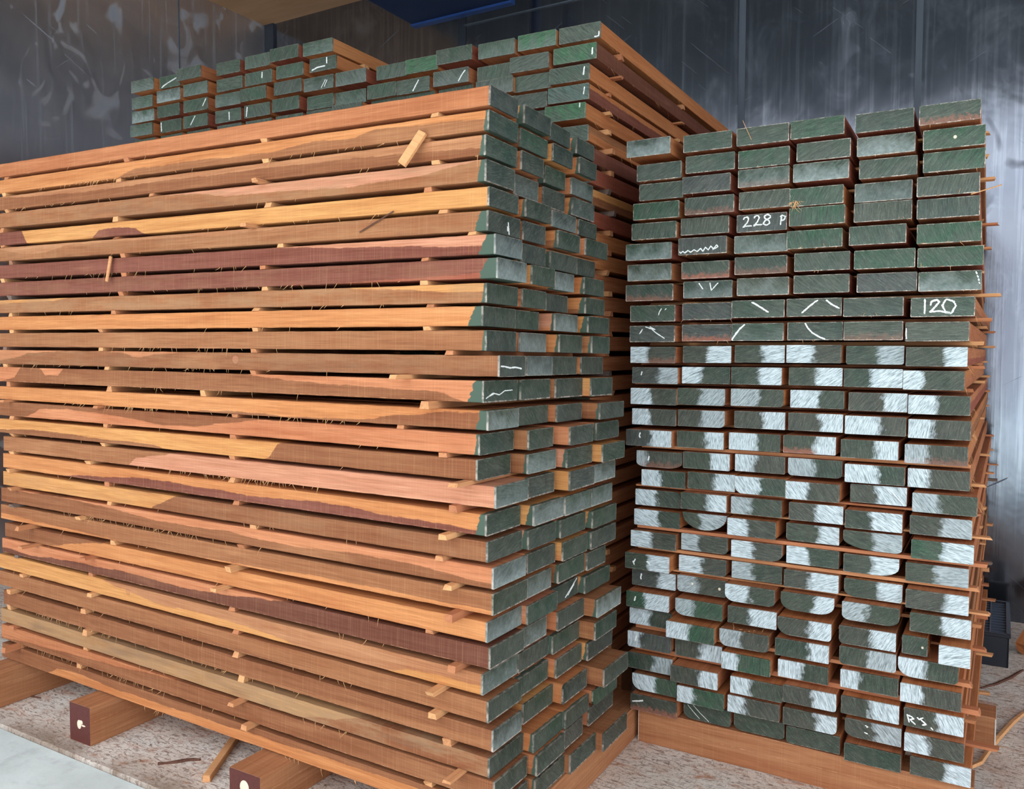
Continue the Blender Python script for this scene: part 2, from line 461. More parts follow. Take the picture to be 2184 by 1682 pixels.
def frame(o, loc, X, Y):
    X = Vector(X).normalized(); Y = Vector(Y).normalized(); Z = X.cross(Y).normalized(); Y = Z.cross(X)
    M = Matrix((X, Y, Z)).transposed().to_4x4()
    M.translation = Vector(loc)
    o.matrix_world = M

def splinters(parent, pts, seed, down=True, wid=0.0007, L=(0.006, 0.03), side=-1, axis='X'):
    """torn fibres rooted at pts (local coords), hanging off the arris"""
    parent = BOARD.get(parent.name, parent)
    rnd = random.Random(seed)
    V, F = [], []
    for p in pts:
        l = rnd.uniform(*L); a = rnd.uniform(-2.6, -0.5) if down else rnd.uniform(-3.1, 3.1)
        p = Vector(p)
        out = rnd.uniform(0.1, 0.45)
        dirv = Vector((0, math.cos(a), math.sin(a)))
        if axis == 'X': o_ = Vector((side * out, 0, 0))
        else: dirv = Vector((math.cos(a), 0, math.sin(a))); o_ = Vector((0, side * out, 0))
        bend = Vector((0, rnd.uniform(-.5, .5), rnd.uniform(-.6, .3))) if axis == 'X' else Vector((rnd.uniform(-.5, .5), 0, rnd.uniform(-.6, .3)))
        base = len(V); K = 5
        perp = Vector((0, -dirv.z, dirv.y)) if axis == 'X' else Vector((-dirv.z, 0, dirv.x))
        for i in range(K + 1):
            t = i / K
            q = p + (dirv + o_) * l * t + bend * l * t * t
            ww = wid * (1 - t * .8)
            V.append(q + perp * ww); V.append(q - perp * ww)
        for i in range(K):
            j = base + i * 2
            F.append((j, j + 1, j + 3, j + 2))
    o = link('torn_fibres', mesh_of(V, F, 'fibres'), SPLINT, parent)
    o['kind'] = 'stuff'
    return o

ORD = ['zeroth', 'first', 'second', 'third', 'fourth', 'fifth', 'sixth', 'seventh', 'eighth', 'ninth', 'tenth', 'eleventh', 'twelfth', 'thirteenth',
       'fourteenth', 'fifteenth', 'sixteenth', 'seventeenth', 'eighteenth', 'nineteenth', 'twentieth', 'twenty-first', 'twenty-second', 'twenty-third',
       'twenty-fourth', 'twenty-fifth', 'twenty-sixth', 'twenty-seventh', 'twenty-eighth', 'twenty-ninth', 'thirtieth', 'thirty-first', 'thirty-second',
       'thirty-third', 'thirty-fourth', 'thirty-fifth']
C = dict(S=(204, 136, 96), s=(190, 124, 84), O=(206, 140, 88), Y=(212, 154, 94), B=(162, 110, 74), b=(148, 97, 65), D=(132, 80, 66), d=(116, 72, 56),
         P=(206, 146, 116), T=(184, 130, 92), G=(180, 142, 100), R=(162, 92, 72), o=(196, 128, 80))
def prop(o, **k):
    for a, v in k.items():
        o[a] = v if isinstance(v, (int, float)) else list(v)

BOARD = {}
def plank(name, loc, X, Y, w, length, seed, cA, cB, cuts={}, segs=8, bh=None, grey=0.0, bleed=0.0, end=None, jit=0.0005, h=0.05):
    me = plank_mesh(w, length, seed, cuts, segs, bh, h=h, jit=jit)
    if end is not None:
        root = bpy.data.objects.new(name, None); COL.objects.link(root)
        root.empty_display_size = 0.02
        frame(root, loc, X, Y)
        o = link('board', me, WOOD, root)
        BOARD[root.name] = o
    else:
        root = o = link(name, me, WOOD)
        frame(o, loc, X, Y)
    prop(o, seed=(seed * 0.6180339) % 1.0 * 9, cA=[float(c) for c in lin(C[cA])], cB=[float(c) for c in lin(C[cB])], grey=float(grey), bleed=float(bleed))
    if end is not None:
        c = link('painted_end', end_mesh(w, cuts, h), END, root)
        e = dict(gc=(56, 82, 62), ps=0.0, pe=0.5, pw=1.0, haze=0.0, bare=0.0, rim=0.8); e.update(end)
        e['gc'] = [float(q) for q in lin(e['gc'])]
        prop(c, seed=(seed * 0.754877) % 1.0 * 9, wid=float(w), **{k: (float(v) if not isinstance(v, list) else v) for k, v in e.items()})
        return root, c
    return root, None

# ================================================================ measured layout of the stacks
RB=[[[-0.0152,0.14,1.9275],[0.1604,0.147,1.9275],[0.3273,0.1476,1.9238],[0.4783,0.1434,1.9269],[0.6516,0.1452,1.9226],[0.8116,0.1413,1.9195]],[[0.0099,0.1432,1.8548],[0.1699,0.148,1.8628],[0.3311,0.1451,1.8591],[0.4983,0.1424,1.8604],[0.6577,0.1439,1.8576],[0.8218,0.1429,1.8548]],[[0.0152,0.1416,1.7958],[0.1608,0.146,1.8014],[0.332,0.1452,1.8038],[0.4907,0.1477,1.8023],[0.6637,0.1437,1.797],[0.8232,0.143,1.7958]],[[0.0006,0.1484,1.7347],[0.1731,0.1482,1.7355],[0.3371,0.1438,1.7381],[0.4832,0.1425,1.7341],[0.6536,0.1434,1.7335],[0.8108,0.145,1.7325]],[[-0.0033,0.1444,1.6724],[0.1539,0.1468,1.6781],[0.3262,0.1434,1.6748],[0.4818,0.1486,1.6795],[0.6524,0.1448,1.6803],[0.8122,0.1451,1.6738]],[[-0.021,0.1485,1.6085],[0.1519,0.1471,1.6163],[0.3232,0.1513,1.612],[0.4755,0.1492,1.6154],[0.6445,0.1422,1.6149],[0.8139,0.1493,1.6083]],[[-0.0157,0.1425,1.544],[0.1601,0.1454,1.544],[0.3215,0.1503,1.5508],[0.4956,0.1482,1.5518],[0.6576,0.1514,1.5497],[0.8153,0.1534,1.5479]],[[-0.0274,0.155,1.4816],[0.1666,0.1493,1.4849],[0.336,0.1471,1.4863],[0.4968,0.1483,1.4881],[0.6661,0.1489,1.486],[0.8203,0.1462,1.483]],[[-0.0066,0.1468,1.4152],[0.1618,0.1525,1.4187],[0.3182,0.1522,1.422],[0.4779,0.1485,1.4227],[0.6335,0.1512,1.4197],[0.8035,0.1496,1.4155]],[[-0.0059,0.1469,1.3513],[0.1613,0.1514,1.3534],[0.3193,0.1498,1.354],[0.4805,0.1497,1.3551],[0.6361,0.149,1.3542],[0.7907,0.1507,1.3509]],[[-0.0036,0.1469,1.2853],[0.1665,0.1485,1.2874],[0.3286,0.1443,1.2895],[0.4818,0.1475,1.2901],[0.6412,0.1467,1.2875],[0.7957,0.1444,1.284]],[[0.0033,0.1482,1.2206],[0.1631,0.1489,1.2233],[0.3228,0.1449,1.2247],[0.4881,0.1449,1.2256],[0.639,0.1482,1.2245],[0.7895,0.145,1.2211]],[[0.0024,0.1499,1.1551],[0.1538,0.1469,1.1581],[0.3225,0.1515,1.1605],[0.4906,0.1461,1.1603],[0.6499,0.1488,1.1578],[0.8033,0.1463,1.1555]],[[0.0031,0.1442,1.0894],[0.1547,0.1443,1.0908],[0.3291,0.1474,1.0936],[0.4906,0.1475,1.0955],[0.6454,0.1537,1.0937],[0.8049,0.1475,1.0902]],[[-0.0085,0.1479,1.0236],[0.1541,0.1445,1.0254],[0.3165,0.1497,1.0284],[0.4791,0.1424,1.0309],[0.6362,0.1456,1.0273],[0.7988,0.1491,1.0229]],[[0.017,0.1496,0.9549],[0.1725,0.1437,0.961],[0.3326,0.145,0.9629],[0.4881,0.1481,0.9624],[0.6472,0.1518,0.9581],[0.806,0.1478,0.9556]],[[0.0346,0.143,0.895],[0.1893,0.1456,0.8997],[0.3405,0.1466,0.9004],[0.4881,0.1459,0.8976],[0.6604,0.1434,0.9006],[0.8209,0.1522,0.8929]],[[0.0107,0.1474,0.829],[0.1727,0.1412,0.8367],[0.3279,0.147,0.8367],[0.4982,0.1466,0.8364],[0.6512,0.1453,0.83],[0.8147,0.1477,0.8287]],[[0.0098,0.1506,0.7654],[0.1736,0.138,0.7726],[0.3206,0.1411,0.7731],[0.4867,0.1451,0.7708],[0.6466,0.1502,0.7704],[0.8208,0.1475,0.7651]],[[0.0074,0.1479,0.6992],[0.1702,0.1445,0.7049],[0.3287,0.1486,0.7039],[0.4892,0.144,0.7041],[0.6469,0.1426,0.7011],[0.8069,0.1507,0.6969]],[[-0.0074,0.146,0.6287],[0.1595,0.1494,0.6328],[0.3284,0.1475,0.6367],[0.4866,0.1491,0.6367],[0.6497,0.1494,0.6301],[0.8108,0.1496,0.6287]],[[0.0027,0.1456,0.5668],[0.1588,0.1538,0.5719],[0.3172,0.1458,0.5728],[0.4814,0.146,0.5732],[0.6498,0.1462,0.5705],[0.8225,0.1449,0.5652]],[[-0.0045,0.1418,0.5021],[0.1612,0.1469,0.5041],[0.3251,0.1429,0.5054],[0.4738,0.1479,0.4988],[0.6429,0.1457,0.4998],[0.804,0.156,0.4974]],[[-0.0038,0.1414,0.44],[0.1386,0.1513,0.433],[0.3027,0.1457,0.4338],[0.4672,0.1485,0.433],[0.6442,0.1458,0.44],[0.7953,0.146,0.4341]],[[-0.0015,0.1449,0.3698],[0.1528,0.1478,0.364],[0.3109,0.1442,0.364],[0.4737,0.1398,0.3662],[0.648,0.1491,0.372],[0.8037,0.1468,0.3667]],[[-0.0039,0.1497,0.2972],[0.1508,0.1481,0.2918],[0.337,0.1532,0.2918],[0.4931,0.1461,0.2998],[0.6521,0.1491,0.2988],[0.8144,0.1431,0.2998]],[[0.0141,0.1474,0.2318],[0.1679,0.1473,0.226],[0.3269,0.1527,0.2279],[0.4895,0.149,0.2238],[0.662,0.1453,0.2318],[0.8173,0.1432,0.2316]],[[0.0117,0.1536,0.1661],[0.1805,0.1482,0.1661],[0.3404,0.1495,0.1661],[0.4983,0.1487,0.1661],[0.6613,0.1467,0.1581],[0.8324,0.1455,0.1661]]]
LB=[[1.8908,-0.0186,-2.0601,-0.0077,-0.0111,-0.0246,-0.0284],[1.8344,-0.0186,-2.0632,-0.0122,-0.0234,-0.0173,-0.0192],[1.7778,-0.0175,-2.0665,-0.0208,-0.0193,-0.0417,-0.0443],[1.7193,-0.0171,-2.0696,-0.0193,-0.0387,-0.0469,-0.0406],[1.6585,-0.0147,-2.0731,-0.0113,-0.0058,-0.0191,-0.0213],[1.602,-0.016,-2.0759,-0.0139,-0.0134,-0.0011,0.0022],[1.5465,-0.0128,-2.0791,0.0065,-0.0171,-0.0239,-0.0262],[1.4907,-0.0101,-2.0823,0.0131,0.0117,-0.0099,-0.0016],[1.4332,-0.0082,-2.0855,-0.0178,-0.0153,-0.037,0.0027],[1.3788,-0.0056,-2.0887,-0.0279,-0.0375,-0.0092,0.0117],[1.3208,-0.005,-2.092,-0.0179,-0.0227,0.0048,0.024],[1.2604,-0.0049,-2.0952,0.0179,-0.0015,-0.0167,-0.0097],[1.1985,-0.0048,-2.0984,-0.0259,-0.0196,-0.0054,0.0223],[1.13,-0.0055,-2.0955,-0.0132,-0.026,-0.0021,0.0504],[1.0709,-0.0068,-2.0986,-0.0368,0.0041,0.0389,0.0398],[1.0092,-0.0062,-2.0956,-0.0435,0.0019,0.0299,0.0602],[0.9478,-0.0052,-2.0685,0.0089,0.0037,0.0389,0.0333],[0.8782,-0.0088,-2.0747,-0.0171,0.0202,0.0253,0.026],[0.8136,-0.0089,-2.078,-0.0141,0.0046,0.0116,0.0303],[0.7517,-0.0091,-2.0933,0.0021,0.0013,0.0189,0.0263],[0.6883,-0.0095,-2.0996,0.002,0.0009,0.0048,0.0137],[0.6179,-0.0123,-2.0753,-0.015,0.0025,-0.0157,0.0073],[0.5556,-0.0138,-2.0967,-0.0062,-0.0105,0.0044,0.0482],[0.4866,-0.0175,-2.1183,-0.0273,-0.0236,-0.0106,0.0416],[0.4218,-0.0184,-2.1216,-0.0118,-0.022,-0.0001,0.0184],[0.3539,-0.0181,-2.0973,0.0023,-0.0095,0.0219,0.0706],[0.2844,-0.0184,-2.119,-0.0084,0.0219,0.0304,0.0349],[0.2276,-0.0155,-2.1194,0.0065,0.0315,0.0272,0.0222],[0.163,-0.0132,-2.1168,0.0086,0.0272,0.0455,0.0699]]
BB=[[0,-1,-2.15,0.152,2.4891],[0,0,-2.1744,0.1422,2.4234],[0,1,-2.1764,0.152,2.3607],[0,2,-2.1656,0.1514,2.294],[1,-1,-1.9803,0.135,2.4863],[1,0,-1.9761,0.152,2.4194],[1,1,-1.9991,0.1478,2.3612],[1,2,-1.9705,0.138,2.2907],[2,-1,-1.8412,0.152,2.494],[2,0,-1.8166,0.152,2.4268],[2,1,-1.8184,0.152,2.3582],[2,2,-1.8112,0.152,2.2881],[3,-1,-1.5933,0.135,2.4799],[3,0,-1.6058,0.152,2.4154],[3,1,-1.599,0.146,2.3467],[3,2,-1.6142,0.152,2.2848],[4,-1,-1.4262,0.1388,2.4787],[4,0,-1.4301,0.1517,2.4117],[4,1,-1.4499,0.1451,2.3487],[4,2,-1.4352,0.1446,2.2818],[5,-1,-1.2843,0.152,2.4848],[5,0,-1.2578,0.1444,2.4144],[5,1,-1.2639,0.1472,2.349],[5,2,-1.2626,0.1425,2.279],[6,-1,-1.116,0.152,2.482],[6,0,-1.0787,0.135,2.4127],[6,1,-1.1012,0.1518,2.338],[6,2,-1.0854,0.1343,2.266],[7,1,-0.9334,0.1465,2.3335],[7,2,-0.9501,0.152,2.2638],[8,1,-0.7436,0.1394,2.3303],[8,2,-0.7764,0.1327,2.2609],[9,1,-0.6032,0.141,2.328],[9,2,-0.6427,0.1459,2.2587],[10,1,-0.4612,0.1485,2.3353],[10,2,-0.4711,0.1473,2.2597],[11,1,-0.2842,0.1418,2.3255],[11,2,-0.297,0.1397,2.2529],[12,1,-0.1303,0.1412,2.328],[12,2,-0.1563,0.146,2.2565],[12,3,-0.1579,0.1428,2.1983],[12,4,-0.163,0.1365,2.136],[13,1,0.019,0.1465,2.3276],[13,2,0.0079,0.152,2.2579],[13,3,-0.0135,0.1438,2.2003],[13,4,-0.0215,0.1475,2.1402],[13,5,-0.0279,0.1464,2.078]]
bz=[2.4584,2.3916,2.323,2.253,2.1956,2.1348,2.0725]
bu=[-2.1663,-1.9824,-1.8074,-1.6042,-1.4358,-1.2645,-1.0957,-0.9496,-0.7733,-0.6286,-0.465,-0.2946,-0.1543,0.0]
bs=-0.01661
LS=[[0,-2.014,0.002],[0,-1.336,0.002],[0,-0.745,0.002],[0,-0.165,0.002],[1,-2.023,0.002],[1,-1.387,0.002],[1,-0.737,0.002],[1,-0.197,0.002],[2,-2.006,0.002],[2,-1.225,0.002],[2,-0.749,0.03],[2,-0.162,0.002],[3,-2.047,0.002],[3,-1.398,0.002],[3,-0.732,0.002],[3,-0.19,0.002],[4,-2.039,0.002],[4,-1.405,0.002],[4,-0.788,0.035],[4,-0.142,0.002],[5,-2.0,0.002],[5,-1.367,0.002],[5,-0.686,0.002],[5,-0.058,0.002],[6,-2.05,0.002],[6,-1.369,0.002],[6,-0.753,0.002],[6,-0.198,0.002],[7,-2.0,0.002],[7,-1.381,0.002],[7,-0.751,0.002],[7,-0.198,0.002],[8,-2.009,0.002],[8,-1.418,0.002],[8,-0.783,0.002],[8,-0.184,0.002],[9,-2.001,0.002],[9,-1.493,0.002],[9,-0.784,0.002],[9,-0.191,0.002],[10,-2.051,0.002],[10,-1.49,0.002],[10,-0.794,0.002],[10,-0.122,0.002],[11,-2.048,0.002],[11,-1.468,0.002],[11,-0.796,0.002],[11,-0.251,0.06],[12,-2.028,0.002],[12,-1.453,0.002],[12,-1.012,0.002],[12,-0.171,0.04],[13,-2.019,0.03],[13,-1.5,0.02],[13,-0.874,0.002],[13,-0.277,0.002],[14,-2.011,0.0],[14,-1.481,0.0],[14,-0.881,0.0],[14,-0.139,0.008],[15,-2.019,0.0],[15,-1.489,0.0],[15,-0.889,0.0],[15,-0.069,0.069],[16,-2.021,0.002],[16,-1.563,0.006],[16,-0.888,0.0],[16,-0.101,0.019],[17,-2.025,0.012],[17,-1.477,0.0],[17,-0.877,0.0],[17,-0.117,0.04],[18,-1.995,0.023],[18,-1.463,0.0],[18,-0.805,0.002],[18,-0.148,0.012],[19,-2.003,0.016],[19,-1.605,0.019],[19,-0.853,0.0],[19,-0.11,0.03],[20,-1.908,0.051],[20,-1.45,0.0],[20,-0.881,0.025],[20,-0.095,0.047],[21,-1.874,0.061],[21,-1.558,0.035],[21,-0.922,0.044],[21,-0.188,0.0],[22,-2.008,0.002],[22,-1.574,0.002],[22,-0.902,0.003],[22,-0.098,0.032],[23,-1.966,0.009],[23,-1.557,0.017],[23,-0.884,0.003],[23,-0.149,0.05],[24,-2.028,0.021],[24,-1.608,0.009],[24,-0.881,0.002],[24,-0.159,0.026],[25,-2.07,0.002],[25,-1.595,0.011],[25,-0.863,0.002],[25,-0.132,0.002],[26,-2.031,0.013],[26,-1.617,0.003],[26,-0.861,0.041],[26,-0.089,0.066],[27,-2.01,0.054],[27,-1.653,0.002],[27,-0.823,0.028],[27,-0.19,0.0]]
LW=[[0.128,0.14,0.115,0.117],[0.136,0.146,0.118,0.115],[0.147,0.116,0.12,0.145],[0.133,0.123,0.128,0.148],[0.138,0.135,0.145,0.123],[0.152,0.117,0.135,0.151],[0.125,0.125,0.163,0.124],[0.137,0.124,0.115,0.136],[0.148,0.125,0.13,0.131],[0.153,0.127,0.139,0.146],[0.14,0.141,0.14,0.123],[0.123,0.137,0.151,0.151],[0.16,0.16,0.167,0.151],[0.145,0.16,0.156,0.174],[0.161,0.134,0.145,0.162],[0.157,0.156,0.16,0.161],[0.156,0.142,0.157,0.153],[0.163,0.167,0.167,0.148],[0.167,0.153,0.157,0.171],[0.158,0.155,0.155,0.178],[0.167,0.132,0.167,0.13],[0.167,0.167,0.167,0.178],[0.165,0.129,0.167,0.172],[0.167,0.167,0.167,0.154],[0.163,0.161,0.163,0.178],[0.139,0.167,0.154,0.178],[0.167,0.167,0.15,0.178],[0.161,0.16,0.115,0.178],[0.158,0.167,0.167,0.178]]

# ================================================================ THE SHED
CEIL = 2.42 + CAMZ
WN = 4.557          # back wall
WE = -4.806         # left wall
def structure(name, mat, bx, origin, yaw=ROT0, b=0.0):
    o = box_obj(name, mat, None, *bx, b)
    o.location = origin; o.rotation_euler = (0, 0, yaw)
    tag(o, kind='structure')
    return o
structure('wall_back', WALLM, (WE - 0.1, 5.2, WN, WN + 0.1, -0.02, CEIL + 0.1), (0, 0, 0))
structure('wall_left', WALLL, (WE - 0.1, WE, -1.2, WN, -0.02, CEIL + 0.1), (0, 0, 0))
structure('ceiling', PLYC, (WE - 0.1, -3.75, 2.9, WN, CEIL, CEIL + 0.08), (0, 0, 0))
structure('ceiling', ROOFM, (-3.75, 5.2, 1.6, WN, CEIL, CEIL + 0.08), (0, 0, 0))
structure('ceiling', ROOFM, (WE - 0.1, -3.75, 1.6, 2.9, CEIL, CEIL + 0.08), (0, 0, 0))
structure('ceiling', ROOFM, (WE - 0.1, 5.2, -.6, 1.6, CEIL, CEIL + 0.08), (0, 0, 0))  # unseen; front edge placed for how much sky light comes in
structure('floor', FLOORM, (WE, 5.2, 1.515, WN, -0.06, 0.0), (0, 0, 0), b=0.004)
structure('ground', CONC, (WE - 6, 12, -14.0, 1.512, -0.1, -0.012), (0, 0, 0))
# joint strips of the wall panels
def wall_strip(name, mat, e, w, z0=0.0, z1=CEIL, t=0.006):
    return structure(name, mat, (e - w / 2, e + w / 2, WN - t, WN, z0, z1), (0, 0, 0), b=0.001)
wall_strip('trim_1', TRIM, -1.245, 0.035)
wall_strip('trim_2', TRIM, -.387, 0.03, t=0.004)
wall_strip('trim_3', DARKTRIM, -3.05, 0.06)
wall_strip('trim_4', DARKTRIM, WE + 0.045, 0.09, t=0.02)
structure('trim_5', TRIM, (WE, WE + 0.004, 3.778, 3.786, 0, CEIL), (0, 0, 0))
structure('trim_6', TRIM, (-3.03, -1.3, WN - 0.012, WN, 2.079 + CAMZ, 2.087 + CAMZ), (0, 0, 0))

# blue steel panel hung under the roof
t = bpy.data.objects.new('overhead_panel', None); COL.objects.link(t)
pc = en(-3.18, 4.24, 2.0 + CAMZ)
t.location = pc; t.rotation_euler = (0, 0, ROT0)
tag(t, 'dark blue steel panel hanging overhead in front of the back wall', 'panel')
box_obj('panel_face', BLUESHADE, t, 0, 0.71, -1.3, -0.05, 0.0, 0.03, 0.002)
box_obj('panel_flange', BLUE, t, -0.005, 0.71, -0.05, 0.0, -0.012, 0.05, 0.003)
multi_box('bracket', BLUE, t, [(0.42, 0.46, -0.6, -0.56, 0.03, 0.42), (0.42, 0.46, -0.1, -0.06, 0.03, 0.42)], 0.002)

# ================================================================ RIGHT STACK
OR_ = Vector((0.38252, 2.66262, 0)); ER, NR = ax(-0.53728)
# white brushed part of each end from the tenth row: side, edge, strength
PATCH = {
10: 'l.38 r.5 r.55 l.5 r.55- r.62', 11: 'r.58- l.4 r.55 r.5 r.44 l.35', 12: 'l.47 r.45- l.55- l.53 r.6 l.5', 13: 'l.42 r.48- r.55 r.57 l.57 l.41',
14: 'r.55 r.6 l.55 r.6 r.6 l.38-', 15: 'l.25- r.6 l.4 l.5- l.57 l.34', 16: 'l.45 r.53 l.5 l.42 r.45 l.42-', 17: 'l.5 r.57 l.42- r.5 r.45 r.5-',
18: 'l.55 r.4- l.43 r.6 r.5- r.5', 19: 'l.48 l.4- l.45 l.42 r.5 r.48-', 20: 'r.52 l.5 l.45- r.45 r.58 r.62', 21: 'r.6 l.45- l.5 r.6 l.45- r.52',
22: 'r.42 l.4- r.45 r.6 r.55 r.0', 23: 'l.52 l.5 l.45- r.62 r.48- l.48', 24: 'l.32 r.52 l.35 l.5 l.33 l.38', 25: 'r.55- r.6 l.42 r.55 r.5 r.55',
26: 'l.55 l.38 l.35 r.6 r.52- l.42', 27: 'n n n n n r.57'}
CUTS = {(13, 1): dict(br=(.12, .35)), (15, 0): dict(bl=(.2, .4), br=(.3, .5)), (15, 3): dict(bl=(.08, .3), br=(.12, .3)), (16, 2): dict(bl=(.15, .7)),
(17, 0): dict(tr=(.12, .35)), (18, 1): dict(bl=(.5, .95), br=(.5, .95)), (18, 4): dict(bl=(.62, .75), br=(.12, .3)), (18, 3): dict(bl=(.05, .3)),
(19, 1): dict(br=(.1, .4)), (19, 2): dict(br=(.22, .6)), (19, 4): dict(br=(.42, .7)), (20, 1): dict(br=(.08, .3)), (20, 4): dict(bl=(.22, .55), br=(.05, .3)),
(21, 2): dict(bl=(.2, .6), br=(.14, .35)), (21, 3): dict(bl=(.22, .75), br=(.3, .75)), (21, 4): dict(bl=(.15, .4), br=(.22, .6)), (22, 1): dict(bl=(.22, .5)),
(22, 3): dict(bl=(.24, .75), br=(.08, .3)), (22, 4): dict(bl=(.08, .4)), (23, 2): dict(bl=(.16, .7), br=(.14, .3)), (23, 4): dict(bl=(.08, .4), br=(.06, .2)),
(23, 5): dict(bl=(.25, .8), br=(.1, .4)), (24, 0): dict(bl=(.04, .3), br=(.04, .3)), (24, 2): dict(tr=(.06, .2)), (25, 2): dict(br=(.04, .2)),
(25, 3): dict(br=(.06, .2)), (26, 0): dict(bl=(.2, .85)), (26, 4): dict(bl=(.2, .5)), (26, 3): dict(br=(.1, .4)), (27, 1): dict(bl=(.18, .55), br=(.07, .3)),
(27, 2): dict(bl=(.15, .5), br=(.12, .3)), (27, 3): dict(bl=(.06, .3)), (10, 4): dict(bl=(.04, .2), br=(.04, .2)), (21, 1): dict(bl=(.07, .3), br=(.04, .2)), (12, 1): dict(br=(.06, .25)), (12, 2): dict(br=(.08, .3))}
HAZE = {(0, 0): .9, (1, 4): .9, (2, 3): 1.0, (5, 0): .9, (6, 0): .8, (7, 5): .8, (7, 1): .6, (5, 2): .6, (2, 2): .5, (3, 4): .5, (7, 2): .5, (9, 2): .3}
VIV = {(0, 3), (1, 2), (2, 5), (3, 3), (6, 4), (6, 5), (5, 3), (1, 5), (22, 0), (22, 1), (23, 1), (24, 2), (26, 0), (26, 1), (5, 5), (3, 0), (18, 5), (4, 3)}
GREYED = {(4, 2), (5, 1), (9, 0), (7, 4), (14, 0), (21, 0), (24, 0), (11, 0), (8, 1), (2, 1), (9, 1)}
BARE = {(6, 1): .9, (9, 1): .9, (0, 5): .6, (7, 0): .5, (6, 2): .4, (27, 0): .6, (15, 0): .4, (14, 3): .7, (10, 0): .4, (14, 5): .4, (2, 2): .3, (9, 4): .3, (3, 1): .4}
rnd = random.Random(11)
COLN = ['leftmost', 'second', 'third', 'fourth', 'fifth', 'rightmost']
def seg(pts): return [pts]
G2 = [[(.05, .75), (.15, .95), (.45, 1), (.6, .8), (.45, .45), (.0, .02)], [(.0, .02), (.3, .14), (.95, .12)]]
G8 = [[(.75, .9), (.5, 1), (.25, .85), (.3, .65), (.7, .4), (.75, .15), (.45, 0), (.15, .15), (.3, .4), (.8, .7), (.8, .92)]]
GP = [[(.15, .0), (.3, .95)], [(.05, .85), (.4, 1), (.9, .85), (.7, .55), (.3, .45)]]
G1 = [[(.3, 1), (.35, .5), (.3, 0)]]
G0 = [[(.3, 1), (.0, .55), (.25, .1), (.7, 0), (1, .5), (.85, .8), (.3, .98)]]
def glyph(g, x, y, w, h):   # x, y in face fractions, y down; returns strokes in fractions
    return [[(x + a * w, y + (1 - b) * h) for a, b in st] for st in g]
MARKS = {
(4, 2): (glyph(G2, .12, .12, .2, .62) + glyph(G2, .34, .08, .19, .62) + glyph(G8, .5, .06, .22, .62) + glyph(GP, .86, .18, .13, .55), .0019),
(8, 5): (glyph(G1, .2, .06, .07, .8) + [[(.31, .42), (.33, .2), (.42, .12), (.45, .25), (.36, .6), (.3, .75), (.45, .72), (.65, .85)]] + glyph(G0, .5, .08, .21, .76), .0022),
(5, 1): ([[(.02, .78), (.05, .9), (.09, .78), (.14, .88), (.2, .74), (.26, .86), (.33, .72), (.4, .84), (.47, .66), (.52, .84), (.57, .6), (.63, .78), (.68, .55), (.74, .74), (.8, .5), (.83, .62), (.72, .78)]], .0017),
(7, 1): ([[(.32, .1), (.41, .5)], [(.55, .1), (.58, .58), (.72, .12)]], .0015),
(8, 0): ([[(.71, .2), (.66, .42), (.64, .62)], [(.82, .2), (.78, .3)]], .0014),
(8, 2): ([[(.38, .1), (.5, .3), (.6, .5), (.71, .72)]], .0024),
(8, 3): ([[(.28, .82), (.4, .5), (.52, .2), (.58, .1)], [(.72, .1), (.82, .35), (.97, .6)]], .0022),
(9, 0): ([[(.29, .2), (.22, .5)], [(.35, .05), (.5, .2), (.6, .45), (.79, .8)], [(.45, .05), (.58, .25)]], .0016),
(9, 2): ([[(.0, .98), (.08, .6), (.16, .3), (.26, .03)]], .0024),
(9, 3): ([[(.32, .02), (.37, .3), (.46, .6), (.6, .85), (.7, .97)]], .002),
(11, 0): ([[(.22, .25), (.2, .5)]], .0018), (14, 0): ([[(.32, .15), (.3, .35), (.32, .5)]], .0022), (15, 0): ([[(.28, .3), (.26, .6)]], .002),
(20, 0): ([[(.24, .35), (.2, .6)], [(.18, .5), (.22, .75)], [(.5, .4), (.58, .6)]], .0018), (21, 0): ([[(.22, .2), (.2, .45), (.21, .6)]], .0022),
(22, 0): ([[(.22, .28), (.19, .6)]], .0022), (24, 0): ([[(.21, .25), (.17, .6)]], .0022), (27, 0): ([[(.03, .5), (.15, .42), (.28, .3)]], .0022),
(25, 5): ([[(.05, .35), (.09, .8)], [(.05, .4), (.13, .45), (.17, .55), (.1, .62), (.2, .85)], [(.22, .42), (.27, .55)], [(.33, .38), (.27, .48), (.33, .6), (.38, .72), (.31, .8)], [(.46, .82), (.5, .95)]], .0017),
(7, 5): ([[(.91, .05), (.93, .2)], [(.93, .25), (.95, .38)], [(.95, .42), (.965, .55)], [(.96, .6), (.975, .7)]], .0016),
(9, 5): ([[(.01, .3), (.02, .9)]], .0014), (26, 4): ([[(.36, .2), (.42, .25), (.39, .3)], [(.35, .6), (.42, .66)]], .0014),
(16, 4): ([[(.68, .1), (.8, .45), (.97, .98)]], .0012), (27, 1): ([[(.08, .15), (.2, .5), (.35, .9)], [(.2, .1), (.35, .5), (.55, .95)]], .0006),
}
def marks(endo, key, w, table, group=None):
    if key in table:
        st, wd = table[key]
        ribbon('chalk_mark', CHALK, endo, [[(a * w, -b * H) for a, b in s] for s in st], depth=-0.0015, w=wd, rnd=random.Random(hash(key) & 255))
def dab(endo, x, z, r=0.0032):
    bm = bmesh.new()
    bmesh.ops.create_uvsphere(bm, u_segments=12, v_segments=6, radius=r)
    for v in bm.verts: v.co = Vector((x + v.co.x, -0.0014 + v.co.y * .35, z + v.co.z * 1.1))
    me = bpy.data.meshes.new('d'); bm.to_mesh(me); bm.free()
    link('wax_dab', me, PLASTW, endo)

